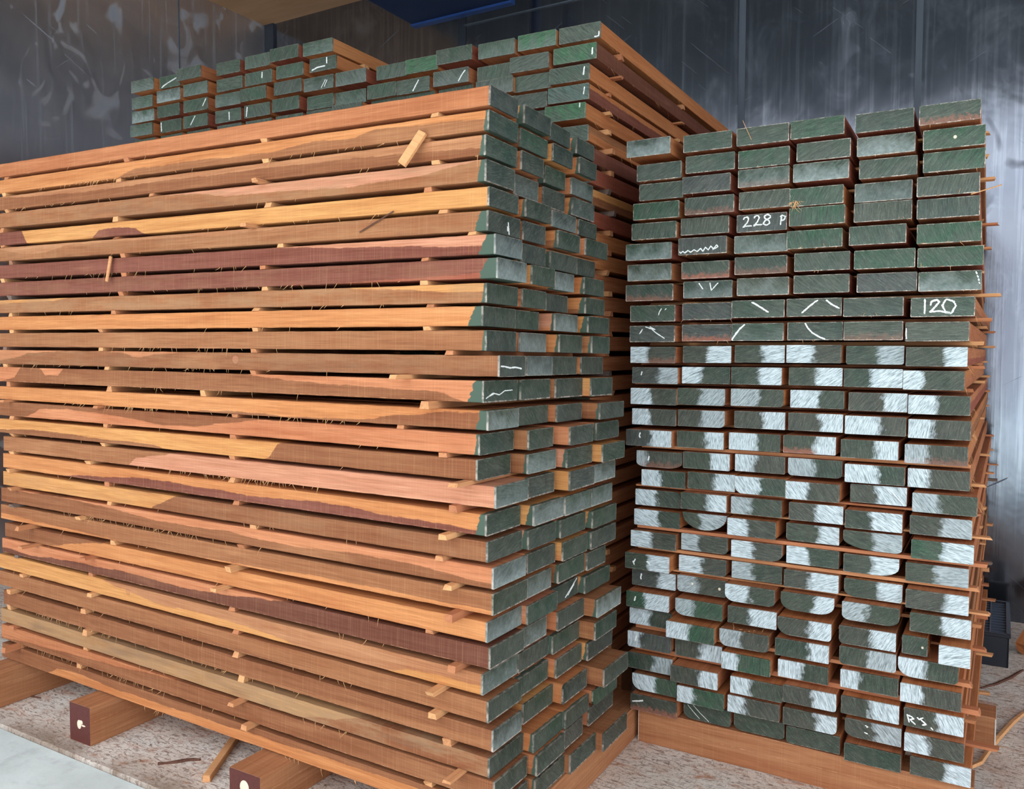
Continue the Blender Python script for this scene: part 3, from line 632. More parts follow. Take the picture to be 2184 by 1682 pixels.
def look_word(side, pe, pw, viv, grey, haze, bare):
    if side == 'n':
        if bare > .5: return 'green plank end worn to red'
        if haze > .5: return 'green plank end hazed white'
        if grey: return 'grey-black plank end'
        if viv: return 'bright green plank end'
        return 'dull green plank end'
    s = 'left' if side == 'l' else 'right'
    return 'green plank end brushed %s on its %s' % ('grey' if pw < .7 else 'white', s)

RIGHT_LEN = 1.95
DEPS = {(23, 1): -.035, (23, 2): -.02, (24, 2): -.022, (25, 1): -.024, (25, 3): -.02, (24, 5): -.01, (23, 3): -.014, (20, 0): -.02, (21, 2): -.018, (22, 2): -.012, (22, 3): -.018, (22, 4): -.012, (24, 1): .012, (26, 1): -.01, (23, 0): .014, (21, 0): .016, (19, 5): .01, (20, 5): -.012, (15, 4): -.006, (18, 2): -.016, (26, 5): -.012, (27, 5): -.004, (14, 0): -.018, (14, 3): -.014, (18, 1): .004, (27, 0): -.008, (27, 1): .02, (27, 2): .02, (27, 3): .012, (27, 4): .004, (24, 0): -.006}
for r in range(28):
    pr = PATCH.get(r, 'n n n n n n').split()
    for c in range(6):
        u, w, z = RB[r][c]
        sd = r * 6 + c + 1
        code = pr[c]; side = code[0]
        pe = float(code[1:].rstrip('-')) if side != 'n' else .5
        pw = .62 if code.endswith('-') else 1.0
        viv = (r, c) in VIV; gy = (r, c) in GREYED
        g = (58, 84, 66)
        if viv: g = (42, 88, 60)
        elif gy: g = (78, 80, 80)
        elif r < 10: g = rnd.choice([(70, 86, 72), (62, 84, 68), (80, 90, 78), (58, 74, 64), (84, 90, 76)])
        else: g = rnd.choice([(54, 66, 52), (46, 66, 52), (68, 68, 58), (58, 70, 54), (74, 72, 64)])
        hz = HAZE.get((r, c), .12 if r < 10 else .05)
        br = BARE.get((r, c), 0.0)
        cA = rnd.choice('sssRBRo') if r < 10 else rnd.choice('ssooSBs')
        cB = rnd.choice('BRsb')
        dep = rnd.uniform(-0.012, 0.014) if r < 14 else rnd.uniform(-.018, .018)
        dep = DEPS.get((r, c), dep)
        if (r, c) in ((0, 0),): dep = -0.02
        if (r, c) == (10, 5): dep = -0.015
        kw = dict(gc=tuple(.86 * v_ for v_ in g), haze=hz * .85, bare=br, rim=1.0 if r < 10 else .3, ps={'l': -1.0, 'r': 1.0, 'n': 0.0}[side], pe=pe, pw=pw)
        if (r, c) == (22, 5):
            # this course ends with a narrow strip and, apart from it, a half-width piece pushed forward
            for k, (du, ww, dd, kk, txt) in enumerate(((0.0, 0.062, 0.0, dict(ps=0.0), 'narrow green offcut with torn side beside a gap, rightmost column of right stack'),
                                                      (0.092, 0.073, -0.035, dict(ps=1.0, pe=-.4), 'white-brushed half-width plank jutting out at right edge of right stack'))):
                k2 = dict(kw); k2.update(kk)
                loc = OR_ + ER * (u + du) + NR * dd + Vector((0, 0, z - 0.001 * k))
                o, e = plank('timber_plank', loc, ER, NR, ww, RIGHT_LEN, sd + 400 * k, 'o', 's', end=k2)
                tag(o, txt, 'plank', 'planks of the right stack')
                if k == 0: dab(e, .05, -.027)
                if k == 0: splinters(o, [(ww, random.Random(i).uniform(0, .05), -random.Random(i + 50).uniform(.01, .045)) for i in range(26)], 91, True, .0012, (.006, .018), 1)
            continue
        NRr = Vector((-math.sin(-.517), math.cos(-.517), 0)) if r < 8 else NR
        XRr = Vector((NRr.y, -NRr.x, 0))
        loc = OR_ + ER * u + NR * dep + Vector((0, 0, z))
        bh = None
        if c == 5: bh = rnd.choice([None, .6, .4])
        o, e = plank('timber_plank', loc, XRr, NRr, w, RIGHT_LEN + rnd.uniform(-.03, .02), sd, cA, cB, {k_: (a_[0], a_[1] * (1 if (r, c) == (18, 1) else .72)) for k_, a_ in CUTS.get((r, c), {}).items()}, end=kw, bh=bh, segs=10 if c == 5 else 4)
        lk = look_word(side, pe, pw, viv, gy, hz, br)
        if (r, c) == (4, 2): lab = 'dark plank end chalked 228 P, third column of right stack'
        elif (r, c) == (8, 5): lab = 'dark plank end chalked 120 at the right edge of right stack'
        elif (r, c) == (5, 1): lab = 'grey-black plank end with chalk scribble, second column of right stack'
        elif (r, c) == (18, 1): lab = 'half-moon shaped waney plank end, second column of right stack'
        else: lab = '%s, %s row down, %s column of right stack' % (lk, ORD[r + 1], COLN[c])
        tag(o, lab, 'plank', 'planks of the right stack')
        marks(e, (r, c), w, MARKS)
        if (r, c) == (1, 5): dab(e, w * .52, -.024, .0042)
        if (r, c) == (21, 1): dab(e, w * .31, -.022, .0035); dab(e, w * .87, -.026, .0042)
        q = random.Random(sd + 7)
        if c == 5 and 8 <= r <= 16:
            splinters(o, [(w, q.uniform(0.02, .3), -.048) for i in range(26)], sd, True, .0009, (.01, .05), 1)
        elif (r, c) == (3, 3):
            splinters(o, [(q.uniform(.0, .03), -.002, -.03 - q.uniform(0, .02)) for i in range(24)], sd, True, .0007, (.006, .022), -1, 'Y')
        elif r < 10 and q.random() < .45:
            splinters(o, [(q.uniform(.0, w), -.001, -.049) for i in range(5)], sd, False, .0006, (.003, .012), -1, 'Y')
        if (r, c) == (23, 2):
            splinters(o, [(q.uniform(.0, w), q.uniform(.002, .03), .0012) for i in range(12)], sd, False, .0006, (.006, .02), -1, 'Y')

# spacer sticks of the right stack
def stick(loc, X, Y, length, w, h, sd, label, group, both_bevel=True):
    q = random.Random(sd)
    bm = bmesh.new()
    # X = along the stick
    V = []
    k = 5
    P = [(-w / 2, 0), (-w / 2 + .001, h), (w / 2 - .001, h), (w / 2, 0)]
    for i in range(k):
        x = length * i / (k - 1)
        sk = q.uniform(-.004, .004) if i in (0, k - 1) else 0
        for j, (a, b_) in enumerate(P):
            V.append((x + (sk if j in (1, 2) else -sk * .6) + (q.uniform(-.003, .003) if i in (0, k - 1) else 0), a + q.uniform(-.0006, .0006), b_))
    F = []
    for i in range(k - 1):
        for j in range(4):
            a, b_ = i * 4 + j, i * 4 + (j + 1) % 4
            F.append((a, b_, b_ + 4, a + 4))
    F += [(3, 2, 1, 0), tuple((k - 1) * 4 + j for j in range(4))]
    me = mesh_of(V, F, 'stick')
    bm.from_mesh(me); bmesh.ops.recalc_face_normals(bm, faces=list(bm.faces)); bm.to_mesh(me); bm.free()
    o = link('spacer_stick', me, STICK)
    frame(o, loc, X, Y)
    sd_ = q.uniform(0, 9)
    while (sd_ * 9.13) % 1 > .84 and sd % 4: sd_ = q.uniform(0, 9)
    o['seed'] = sd_
    tag(o, label, 'spacer stick', group)
    return o

q = random.Random(5)
LEFTP = {10: .03, 11: .048, 16: .03, 1: .02, 2: .015, 3: .03, 6: .025, 22: .02}
NEAR = {14: .03, 18: .012, 19: .02, 20: .03, 23: .03, 24: .03, 16: .03, 17: .05}
XR = RB[0][5][0] + RB[0][5][1]
RP = {2: .03, 4: .05, 7: .06, 9: .045, 8: .05, 10: .05, 5: .02, 17: .055, 18: .045, 19: .03, 22: .06, 23: .03, 24: .05, 25: .03, 26: .085, 16: .01, 15: .02, 20: .06, 21: .03}
for g in range(27):
    zb = min(RB[g][c][2] for c in range(6)) - H
    zt = max(RB[g + 1][c][2] for c in range(6))
    if zb - zt < .005:
        mz = (sum(RB[g][c][2] for c in range(6)) / 6 - H + sum(RB[g + 1][c][2] for c in range(6)) / 6) / 2
        zb, zt = mz + .004, mz - .004
    for st, (s, nm) in enumerate(((NEAR.get(g, .14), 'near the plank ends'), (.95, 'at mid length'), (1.75, 'towards the back wall'))):
        lft = LEFTP.get(g, -.01) if st == 0 else -.01
        rgt = .7 * RP.get(g, q.uniform(-.01, .015)) if st == 0 else q.choice([-.01, -.01, .01, .025, .035])
        ux = max(RB[g][5][0] + RB[g][5][1], RB[g + 1][5][0] + RB[g + 1][5][1])
        ul = max(RB[g][0][0], RB[g + 1][0][0]) - lft
        if g < 8 and st: rgt = -.01 - .017 * s
        if 11 <= g < 16 and st: rgt = min(rgt, .01)
        loc = OR_ + ER * ul + NR * (s + .016 + (q.uniform(-.02, .02) if st else 0)) + Vector((0, 0, zt + .0003))
        stick(loc, ER, NR, ux + rgt - ul, .03, zb - zt - .0006, 900 + g * 3 + st,
              'pale spacer stick under %s row of right stack, %s' % (ORD[g + 1], nm), 'spacer sticks of the right stack')

# bearers under the right stack
def bearer(name, origin, X, Y, w, length, h, sd, label, cA='o', cB='s', nm=None):
    o, _ = plank('timber_bearer', origin, X, Y, w, length, sd, cA, cB, segs=8, bh=10.0)
    # plank profile is H tall: rescale the section
    for v in o.data.vertices: v.co.z *= h / H
    tag(o, label, 'timber', 'bearers under the stacks')
    return o
BT = RB[27][2][2] - H - 0.001
bt5 = min(RB[27][c][2] for c in range(6)) - H - .0005
for k, (s, u0, u1, lb) in enumerate(((.02, .028, .985, 'big orange-brown bearer lying under the front ends of the right stack'),
                                     (.54, .0, 1.03, 'bearer with white-painted end showing right of the right stack'),
                                     (1.6, .0, .95, 'rearmost bearer under the right stack near the wall'))):
    o = bearer('timber_bearer', OR_ + NR * s + ER * u1 + Vector((0, 0, bt5)), NR, -ER, .11, u1 - u0, bt5, 1500 + k, lb, 'T', 's')
    if k == 0: box_obj('painted_edge', WHITEPAINT, o, 0.0, .11, u1 - u0, u1 - u0 + .0015, -bt5 + .002, -.003, 0)
    if k == 1: box_obj('painted_edge', WHITEPAINT, o, -.0015, .11, -.0015, .002, -bt5 + .002, -.003, 0)

# ================================================================ LEFT STACK
OL = Vector((-0.045264, 1.968973, 0)); EL, NL = ax(-0.52297); TD = -0.010994; WC = 0.16944; W0 = 0.1473
def ramp(pts):
    def f(t):
        for (a, b) in zip(pts, pts[1:]):
            if t <= b[0]:
                k = (t - a[0]) / max(1e-6, b[0] - a[0]); k = k * k * (3 - 2 * k)
                return a[1] + (b[1] - a[1]) * k
        return pts[-1][1]
    return f
# front planks from the top: upper colour, lower colour, height of the boundary along the length, weathering, words
LC = [
('s', 'S', [(0, 1.5), (1, 1.5)], 0, 'salmon-brown'),
('O', 'B', [(0, 1.4), (.28, 1.3), (.38, .5), (.5, .5), (.65, .6), (.74, .35), (.8, .45), (.84, .2), (.92, .25), (1, .45)], 0, 'orange over brown'),
('T', 'b', [(0, .1), (.2, .35), (.5, .3), (.8, .35), (1, .6)], 0, 'brown'),
('P', 'B', [(0, 0), (.4, 0), (.5, .1), (.58, .5), (.7, .55), (.78, .65), (.88, .5), (1, .05)], .35, 'pink-topped brown'),
('Y', 'D', [(0, -.2), (.07, -.2), (.1, 1.3), (.25, 1.3), (.29, .35), (.36, .4), (.42, 1.2), (1, 1.4)], 0, 'yellow'),
('T', 'B', [(0, .2), (.1, .6), (.25, .1), (.6, .2), (.8, .0), (1, .0)], .2, 'tan-brown'),
('P', 'D', [(0, -.2), (.6, -.1), (.72, .1), (.85, .35), (.92, .45), (1, .5)], 0, 'dark red-brown'),
('D', 'R', [(0, 1.2), (.4, 1.3), (.8, .9), (1, .7)], .15, 'purple-brown'),
('Y', 'B', [(0, .3), (.12, .2), (.25, -.1), (.75, -.1), (.85, .12), (.95, .4), (1, .45)], .5, 'streaky tan'),
('O', 'S', [(0, 1.3), (.8, 1.3), (1, 1.2)], 0, 'bright orange'),
('B', 'T', [(0, 1.2), (.5, .9), (1, 1.3)], .1, 'plain brown'),
('S', 'b', [(0, .8), (.05, .6), (.1, .15), (.2, .0), (.34, .05), (.37, .38), (.42, .15), (.5, -.1), (1, -.2)], .3, 'brown with pencil-like scuffs'),
('S', 'b', [(0, 1.1), (.05, .8), (.07, 0), (.12, -.2), (.14, .5), (.18, .5), (.2, -.1), (.6, -.1), (.66, .2), (.8, .45), (.93, .6), (1, 1.2)], 0, 'brown with pink right end'),
('O', 'b', [(0, 1.3), (.45, 1.2), (.52, .85), (.6, .75), (.7, .85), (.8, .8), (.88, .4), (.95, .15), (1, .1)], 0, 'orange with dark lower edge'),
('b', 'S', [(0, 1.2), (.08, 1), (.14, .25), (.26, .25), (.38, .55), (.44, .85), (.5, .7), (.58, .3), (.66, .05), (.8, -.2), (1, -.2)], 0, 'dark-topped salmon'),
('Y', 'b', [(0, .75), (.1, .6), (.2, .7), (.4, .8), (.5, 1.2), (.62, 1.3), (.66, .95), (.68, .1), (.7, -.2), (1, -.2)], 0, 'yellow turning brown'),
('B', 'P', [(0, 1.3), (.33, 1.2), (.36, .5), (.42, .2), (.46, -.2), (1, -.2)], 0, 'brown turning pale pink'),
('O', 'D', [(0, 1.3), (.15, 1.1), (.25, .75), (.4, .45), (.5, .5), (.62, .6), (.72, .45), (.8, .55), (.9, .7), (1, .8)], 0, 'orange over dark brown'),
('Y', 'b', [(0, 1.3), (.38, 1.3), (.43, .5), (.46, -.1), (1, -.2)], .2, 'yellow then brown'),
('S', 'b', [(0, 0), (.2, .02), (.3, .2), (.42, .5), (.55, .45), (.68, .6), (.8, .4), (.9, .5), (1, .75)], 0, 'salmon over brown'),
('B', 'O', [(0, .65), (.2, .85), (.4, 1.1), (.6, .95), (.8, .8), (1, .85)], 0, 'brown with orange lower edge'),
('b', 'O', [(0, 1.2), (.08, 1.1), (.14, .9), (.2, .5), (.26, .1), (.32, -.2), (1, -.2)], 0, 'orange with brown left end'),
('S', 'd', [(0, .7), (.08, .8), (.15, .6), (.25, .5), (.35, .45), (.46, .55), (.56, .4), (.63, .15), (.7, -.1), (1, -.2)], 0, 'salmon over black-brown'),
('T', 'Y', [(0, -.2), (.26, -.2), (.33, .25), (.42, .65), (.55, .55), (.65, .75), (.74, 1.1), (.85, 1.1), (.9, .65), (1, .55)], 0, 'yellow wedge'),
('B', 'b', [(0, 1.3), (.5, .8), (1, 1.3)], 0, 'plain warm brown'),
('b', 'B', [(0, 1.3), (.7, .9), (.85, .6), (1, .5)], 0, 'mid brown'),
('G', 'b', [(0, 1.3), (.66, 1.3), (.76, .5), (.82, -.1), (1, -.2)], .75, 'weathered grey-tan'),
('s', 'b', [(0, .9), (.1, .75), (.2, .55), (.3, .35), (.42, .1), (.5, -.1), (1, -.2)], 0, 'pink-cornered brown'),
('b', 'O', [(0, 1.3), (.12, 1.2), (.17, .5), (.22, .4), (.3, .55), (.5, .5), (.7, .35), (1, .25)], 0, 'brown over orange'),
]
LGE = [  # colour of the four painted ends of every course
[(60, 72, 72), (46, 60, 54), (44, 60, 50), (54, 66, 58)], [(50, 78, 66), (48, 92, 66), (40, 56, 52), (62, 74, 68)], [(44, 80, 64), (48, 60, 52), (44, 74, 52), (62, 76, 72)],
[(58, 74, 68), (74, 80, 74), (60, 64, 58), (60, 70, 66)], [(66, 76, 70), (54, 68, 56), (92, 100, 98), (54, 66, 58)], [(58, 64, 58), (62, 70, 70), (54, 76, 60), (52, 70, 56)],
[(96, 106, 110), (64, 72, 70), (76, 86, 78), (50, 56, 50)], [(104, 112, 112), (50, 76, 56), (106, 112, 110), (52, 74, 58)], [(52, 72, 52), (58, 78, 60), (64, 72, 68), (56, 72, 56)],
[(48, 64, 48), (44, 74, 52), (112, 116, 108), (46, 70, 54)], [(52, 64, 56), (120, 118, 112), (60, 74, 54), (48, 76, 62)], [(70, 74, 70), (100, 104, 102), (74, 78, 66), (84, 82, 70)],
[(44, 74, 54), (58, 76, 58), (58, 66, 56), (52, 72, 56)], [(112, 118, 104), (68, 84, 66), (74, 80, 74), (82, 86, 78)], [(38, 68, 54), (60, 78, 58), (70, 76, 66), (50, 60, 44)],
[(62, 78, 58), (112, 128, 116), (58, 76, 56), (54, 82, 58)], [(100, 114, 104), (72, 76, 68), (88, 92, 88), (112, 116, 104)], [(50, 72, 54), (112, 122, 112), (96, 112, 96), (92, 104, 90)],
[(86, 92, 80), (64, 76, 64), (66, 84, 66), (56, 86, 56)], [(122, 132, 128), (70, 74, 62), (68, 82, 58), (74, 78, 66)], [(68, 78, 52), (94, 98, 86), (58, 86, 58), (70, 78, 64)],
[(104, 114, 108), (42, 82, 60), (52, 66, 54), (48, 78, 54)], [(84, 92, 80), (94, 96, 82), (78, 82, 72), (126, 128, 114)], [(66, 88, 72), (74, 78, 64), (60, 80, 56), (46, 76, 54)],
[(62, 78, 64), (52, 80, 60), (78, 84, 60), (66, 60, 54)], [(92, 102, 96), (62, 84, 58), (48, 58, 50), (80, 84, 66)], [(50, 68, 52), (48, 80, 58), (70, 78, 62), (48, 96, 60)],
[(54, 70, 48), (58, 76, 62), (96, 88, 80), (76, 72, 64)], [(60, 72, 50), (72, 80, 64), (46, 66, 52), (72, 74, 64)]]
LHAZE = {(4, 2): .5, (6, 0): .6, (7, 0): .8, (7, 2): .7, (9, 2): .7, (10, 1): .6, (13, 0): .6, (15, 1): .6, (16, 3): .8, (16, 0): .5, (17, 1): .6, (17, 2): .5, (17, 3): .6, (19, 0): .9, (21, 0): .7, (22, 3): .9, (23, 0): .5, (25, 0): .6, (20, 1): .5, (22, 1): .5, (3, 1): .3, (2, 3): .4, (11, 1): .5, (3, 3): .3}
BLEED = {1: .012, 2: .014, 3: .02, 5: .03, 6: .035, 7: .045, 8: .012, 9: .035, 10: .012, 12: .035, 13: .03, 14: .012, 17: .025}
LM = {(5, 0): ([[(.6, .3), (.62, .6), (.64, .9)], [(.58, .5), (.6, .75)]], .0022), (11, 0): ([[(.03, .5), (.2, .52), (.4, .58), (.6, .55), (.85, .62)]], .0018),
      (12, 0): ([[(.05, .85), (.25, .6), (.45, .7), (.6, .52), (.85, .5)], [(.08, .8), (.3, .62)]], .0013), (21, 2): ([[(.5, .85), (.7, .5), (.95, .05)], [(.6, .8), (.85, .3)]], .0016)}
rnd = random.Random(21)
LH = []
for r in range(29):
    k_ = min(r, 27)
    mid = lambda i: LB[i][0] - LB[i][1] * 1.0
    LH.append(min(max(.8 * (mid(k_) - mid(k_ + 1)), .0435), .052))
DEPN = ['', 'second', 'third', 'rear']
FZ_ = {1: 60, 2: 22, 4: 10, 6: 26, 7: 30, 8: 14, 9: 6, 10: 24, 11: 36, 12: 10, 13: 60, 16: 50, 18: 8, 19: 46, 21: 10, 24: 16, 25: 50, 26: 14, 27: 40, 28: 16}
for r in range(29):
    zo, sl, pl = LB[r][:3]
    hh = LH[r]; zo = zo - (H - hh) / 2
    X3 = (EL + Vector((0, 0, sl))); N3 = (NL + Vector((0, 0, TD)))
    for c in range(4):
        p = LB[r][3 + c]
        dd = c * WC
        loc = OL + EL * p + NL * dd + Vector((0, 0, zo + sl * p + TD * dd))
        ln = p - pl if c == 0 else 2.02 + rnd.uniform(-.05, .03)
        kw = dict(gc=tuple(v_ * .72 for v_ in LGE[r][c]), haze=LHAZE.get((r, c), .1), rim=.55, bare=0.0)
        cuts = {}
        if (r, c) == (26, 3): cuts = dict(bl=(.2, .5))
        if (r, c) == (25, 2): cuts = dict(tl=(.08, .3))
        if (r, c) == (14, 3): cuts = dict(tr=(.06, .3))
        if c == 0:
            a, b, pts, gr, words = LC[r]
            bh = ramp(pts)
            o, e = plank('timber_plank', loc, N3, -X3, LW[r][c], ln, 700 + r * 4, a, b, cuts, 56, bh, gr, BLEED.get(r, .002), kw, h=hh)
            if r in (11, 23): prop(BOARD[o.name], ky=.885 if r == 11 else 1.35, kz=-.02, kr=.012 if r == 11 else .008)
            lab = '%s front plank of left stack, %s from top' % (words, ORD[r + 1])
            q = random.Random(r)
            nf = FZ_.get(r, 4)
            cen = [q.uniform(.1, .9) * ln for _ in range(3)]
            splinters(o, [(-.0005, min(max(q.choice(cen) + q.gauss(0, .16), .02), ln - .02), -hh + .0005) for i in range(nf)] , r, True, .0006, (.004, .02))
        else:
            w = LW[r][c]
            a, b = rnd.choice(['SO', 'sB', 'OB', 'Bb', 'Ss', 'PS', 'YO', 'oB'])
            o, e = plank('timber_plank', loc, N3, -X3, w, ln, 700 + r * 4 + c, a, b, cuts, 8, rnd.choice([1.5, .7, .5, 1.5]), 0, rnd.choice([.001, .004, .012, .02]), kw, h=hh)
            lab = 'green-ended plank in %s file back of left stack, %s from top' % (DEPN[c], ORD[r + 1])
        tag(o, lab, 'plank', 'planks of the left stack')
        marks(e, (r, c), LW[r][c], LM)
# spacer sticks of the left stack
STN = ['at its far left', 'left of middle', 'right of middle', 'near its right end']
for g in range(28):
    ss = sorted([s for s in LS if s[0] == g], key=lambda s: s[1])
    for k, (_, p, pr) in enumerate(ss):
        zt = LB[g + 1][0] + LB[g + 1][1] * p - (H - LH[g + 1]) / 2
        zb = LB[g][0] + LB[g][1] * p - (H - LH[g]) / 2 - LH[g]
        h = max(zb - zt - .0006, .0035)
        X3 = NL + Vector((0, 0, TD))
        pr2 = pr if pr > 0.004 else -.004 + .006 * ((g * 7 + k * 3) % 5) / 4
        loc = OL + EL * p - NL * pr2 + Vector((0, 0, zt + .0003 - TD * pr2))
        stick(loc, X3, -EL, .66 + pr2, .024, h, 1200 + g * 4 + k,
              '%s spacer stick under %s plank of left stack, %s' % ('jutting' if pr > .02 else 'flush', ORD[g + 1], STN[min(k, 3)]), 'spacer sticks of the left stack')
# bearers under the left stack (run from the front to the back)
LBT = lambda p: LB[28][0] + LB[28][1] * p - (H - LH[28]) / 2 - LH[28] - .001
def lbear(p, w, n0, n1, sd, lab, drop=0.0):
    h = LBT(p) - drop + TD * .3 - .002
    o, _ = plank('timber_bearer', OL + EL * p + NL * n0 + Vector((0, 0, h)), EL, NL, w, n1 - n0, sd, 'T', 's', segs=8, bh=10.0)
    for v in o.data.vertices: v.co.z *= h / H
    tag(o, lab, 'timber', 'bearers under the stacks')
    e = box_obj('sealed_end', REDEND, o, .001, w - .001, -.0012, .002, -h + .001, -.001, .001)
    return o, e, h
b1, e1, h1 = lbear(-2.10, .1, -.09, .72, 1601, 'bearer at far left under left stack, cut off by the picture edge')
b2, e2, h2 = lbear(-1.56, .108, -.092, .72, 1602, 'square bearer with dark red end and white dab, left under left stack')
b3, e3, h3 = lbear(-.785, .12, -.115, .72, 1603, 'square bearer with brown end and round white dab, middle under left stack')
b4, e4, h4 = lbear(-.095, .13, -.1, .95, 1604, 'long bearer under the green ends of the left stack')
def dab2(endo, pts, name='wax_dab'):
    bm = bmesh.new()
    for (x, z, rx, rz) in pts:
        t_ = bmesh.new(); bmesh.ops.create_uvsphere(t_, u_segments=14, v_segments=8, radius=1)
        for v in t_.verts: v.co = Vector((x + v.co.x * rx, -.001 + v.co.y * .003, z + v.co.z * rz))
        me = bpy.data.meshes.new('d'); t_.to_mesh(me); t_.free(); bm.from_mesh(me); bpy.data.meshes.remove(me)
    me = bpy.data.meshes.new('d'); bm.to_mesh(me); bm.free(); link(name, me, PLASTW, endo)
dab2(e2, [(.052, -h2 * .52, .011, .015), (.062, -h2 * .45, .009, .007), (.074, -h2 * .52, .011, .0028)])
dab2(e3, [(.06, -.044, .018, .021)])

# ================================================================ REAR STACK
OB = Vector((0.13181, 2.79925, 0)); EB, NB = ax(-0.52217); BS = bs
EB3 = EB + Vector((0, 0, BS))
rnd = random.Random(31)
BM = {(1, -1): ([[(.1, .9), (.4, .6), (.7, .4), (.95, .2)], [(.15, .8), (.5, .52), (.9, .25)]], .0022), (2, 1): ([[(.95, .1), (.8, .7)]], .002), (2, 2): ([[(.5, .05), (.3, .8)]], .002),
 (3, 2): ([[(.55, .2), (.56, .9)]], .0028), (4, 0): ([[(.65, .1), (.64, .6)]], .0026), (4, 2): ([[(.12, .1), (.08, .9)]], .0028), (1, 2): ([[(.04, .1), (.06, .9)]], .0026),
 (6, 0): ([[(.65, .05), (.66, .55)], [(.08, .85), (.3, .7), (.6, .68)]], .0026), (6, 1): ([[(.75, .3), (.6, .9)], [(.8, .35), (.7, .85)]], .0014), (9, 2): ([[(.68, .15), (.5, .9)]], .0022),
 (10, 2): ([[(.92, .2), (.82, .5), (.72, .9)]], .002), (13, 1): ([[(.97, .6), (.97, .9), (.86, .92)]], .002), (13, 2): ([[(.92, .3), (.91, .75)]], .0024), (13, 3): ([[(.88, .15), (.86, .7)]], .0024),
 (13, 4): ([[(.9, .2), (.88, .7)]], .002), (13, 5): ([[(.87, .0), (.86, .3)]], .002)}
SIDE = {1: 'oO', 2: 'dD', 3: 'oo', 4: 'oD', 5: 'oo', 6: 'Bo', 7: 'Dd', 8: 'RR', 9: 'Yb', 10: 'RD', 11: 'oD', 12: 'oR', 13: 'so'}
def back_plank(col, row, u, w, z):
    a, b = SIDE.get(row, 'sR') if col == 13 else rnd.choice(['oR', 'ss', 'RB', 'oo'])
    if (col, row) == (6, -1): a, b = 'O', 'O'
    g = rnd.choice([(82, 102, 86), (66, 94, 72), (74, 86, 74), (92, 104, 92), (60, 80, 62)])
    if (col, row) in ((9, 1), (13, 2), (12, 1), (13, 5)): g = (62, 122, 78)
    if (col, row) in ((13, 4),): g = (92, 120, 110)
    bhv = {4: .35, 6: .5, 9: .5}.get(row, 1.5) if col == 13 else 1.5
    o, e = plank('timber_plank', OB + EB * u + NB * rnd.uniform(-.012, .012) + Vector((0, 0, z)), EB3, NB, w, 1.95 + rnd.uniform(-.03, .0), 2000 + col * 40 + row, a, b,
                 end=dict(gc=tuple(.85 * v_ for v_ in g), haze=rnd.choice([.05, .1, .3]) if (col, row) not in ((1, 0), (0, 1)) else .9, rim=.35), bh=bhv, segs=10 if col in (6, 13) else 4)
    if row > 5: lab = 'plank edge in rear stack\'s right side, %s down, seen through the gap' % ORD[row]
    elif col == 13: lab = 'green-ended plank at the right corner of rear stack, %s from its top' % ORD[row]
    elif col <= 6: lab = 'green plank end in raised left part of rear stack, %s column, %s down' % (ORD[col + 1], ORD[row + 2])
    else: lab = 'green plank end in low part of rear stack, %s column from left, %s down' % (ORD[col - 6], ORD[row])
    tag(o, lab, 'plank', 'planks of the rear stack')
    marks(e, (col, row), w, BM)
    if row > 0 and col == 13 and row < 9:
        q = random.Random(row)
        splinters(o, [(w, q.uniform(.05, .9), -.0495) for i in range(12)], row, True, .0006, (.006, .028), 1)
    return o
for col, row, u, w, z in BB: back_plank(col, row, u, w, z)
zr3 = bz[4]
for col in (3, 4, 5, 6, 7, 11):
    back_plank(col, 3, bu[col], .146, zr3 + BS * bu[col])
z = bz[6]; row = 6; NROW = []
PITCH = 0.0655
base_h = .118
nrow = int((bz[6] - PITCH - base_h - H) / PITCH)
PITCH = (bz[6] - H - base_h) / (nrow + 0.0)
for k in range(nrow):
    zz = bz[6] - PITCH * (k + 1)
    if zz - H < base_h - .002: break
    back_plank(13, 6 + k, -.012 + rnd.uniform(-.008, .008), .147, zz + PITCH * 0.0)
    NROW.append((6 + k, zz))
# the planks buried inside this stack, out of the camera's sight
boxes = []
allz = [(3, bz[4]), (4, bz[5]), (5, bz[6])] + NROW
for (rw, zz) in allz:
    for col in range(13):
        if (rw == 3 and col in (3, 4, 5, 6, 7, 11, 12)) or (rw == 4 and col == 12): continue
        u = bu[col]
        boxes.append((u, u + .146, .012, 1.93, zz + BS * u - H, zz + BS * u))
bm = bmesh.new()
V = []; F = []
for (x0, x1, y0, y1, z0, z1) in boxes:
    b0 = len(V)
    V += [(x0, y0, z0), (x1, y0, z0), (x1, y1, z0), (x0, y1, z0), (x0, y0, z1), (x1, y0, z1), (x1, y1, z1), (x0, y1, z1)]
    F += [tuple(b0 + i for i in f) for f in ((3, 2, 1, 0), (4, 5, 6, 7), (0, 1, 5, 4), (1, 2, 6, 5), (2, 3, 7, 6), (3, 0, 4, 7))]
bm.free()
o = link('timber_planks', mesh_of(V, F, 'inner'), WOOD)
frame(o, OB, EB, NB)
o.data.materials.append(END)
for pg in o.data.polygons:
    if pg.normal.y < -.5: pg.material_index = 1
prop(o, gc=[float(v) for v in lin((52, 70, 56))], wid=.147, ps=0.0, pe=.5, pw=1.0, haze=.1, bare=0.0, rim=0.0)
prop(o, seed=2.0, cA=[float(v) for v in lin(C['s'])], cB=[float(v) for v in lin(C['B'])], grey=0.0, bleed=0.0)
tag(o, 'inner planks of the rear stack behind the left stack', 'planks', kind='stuff')
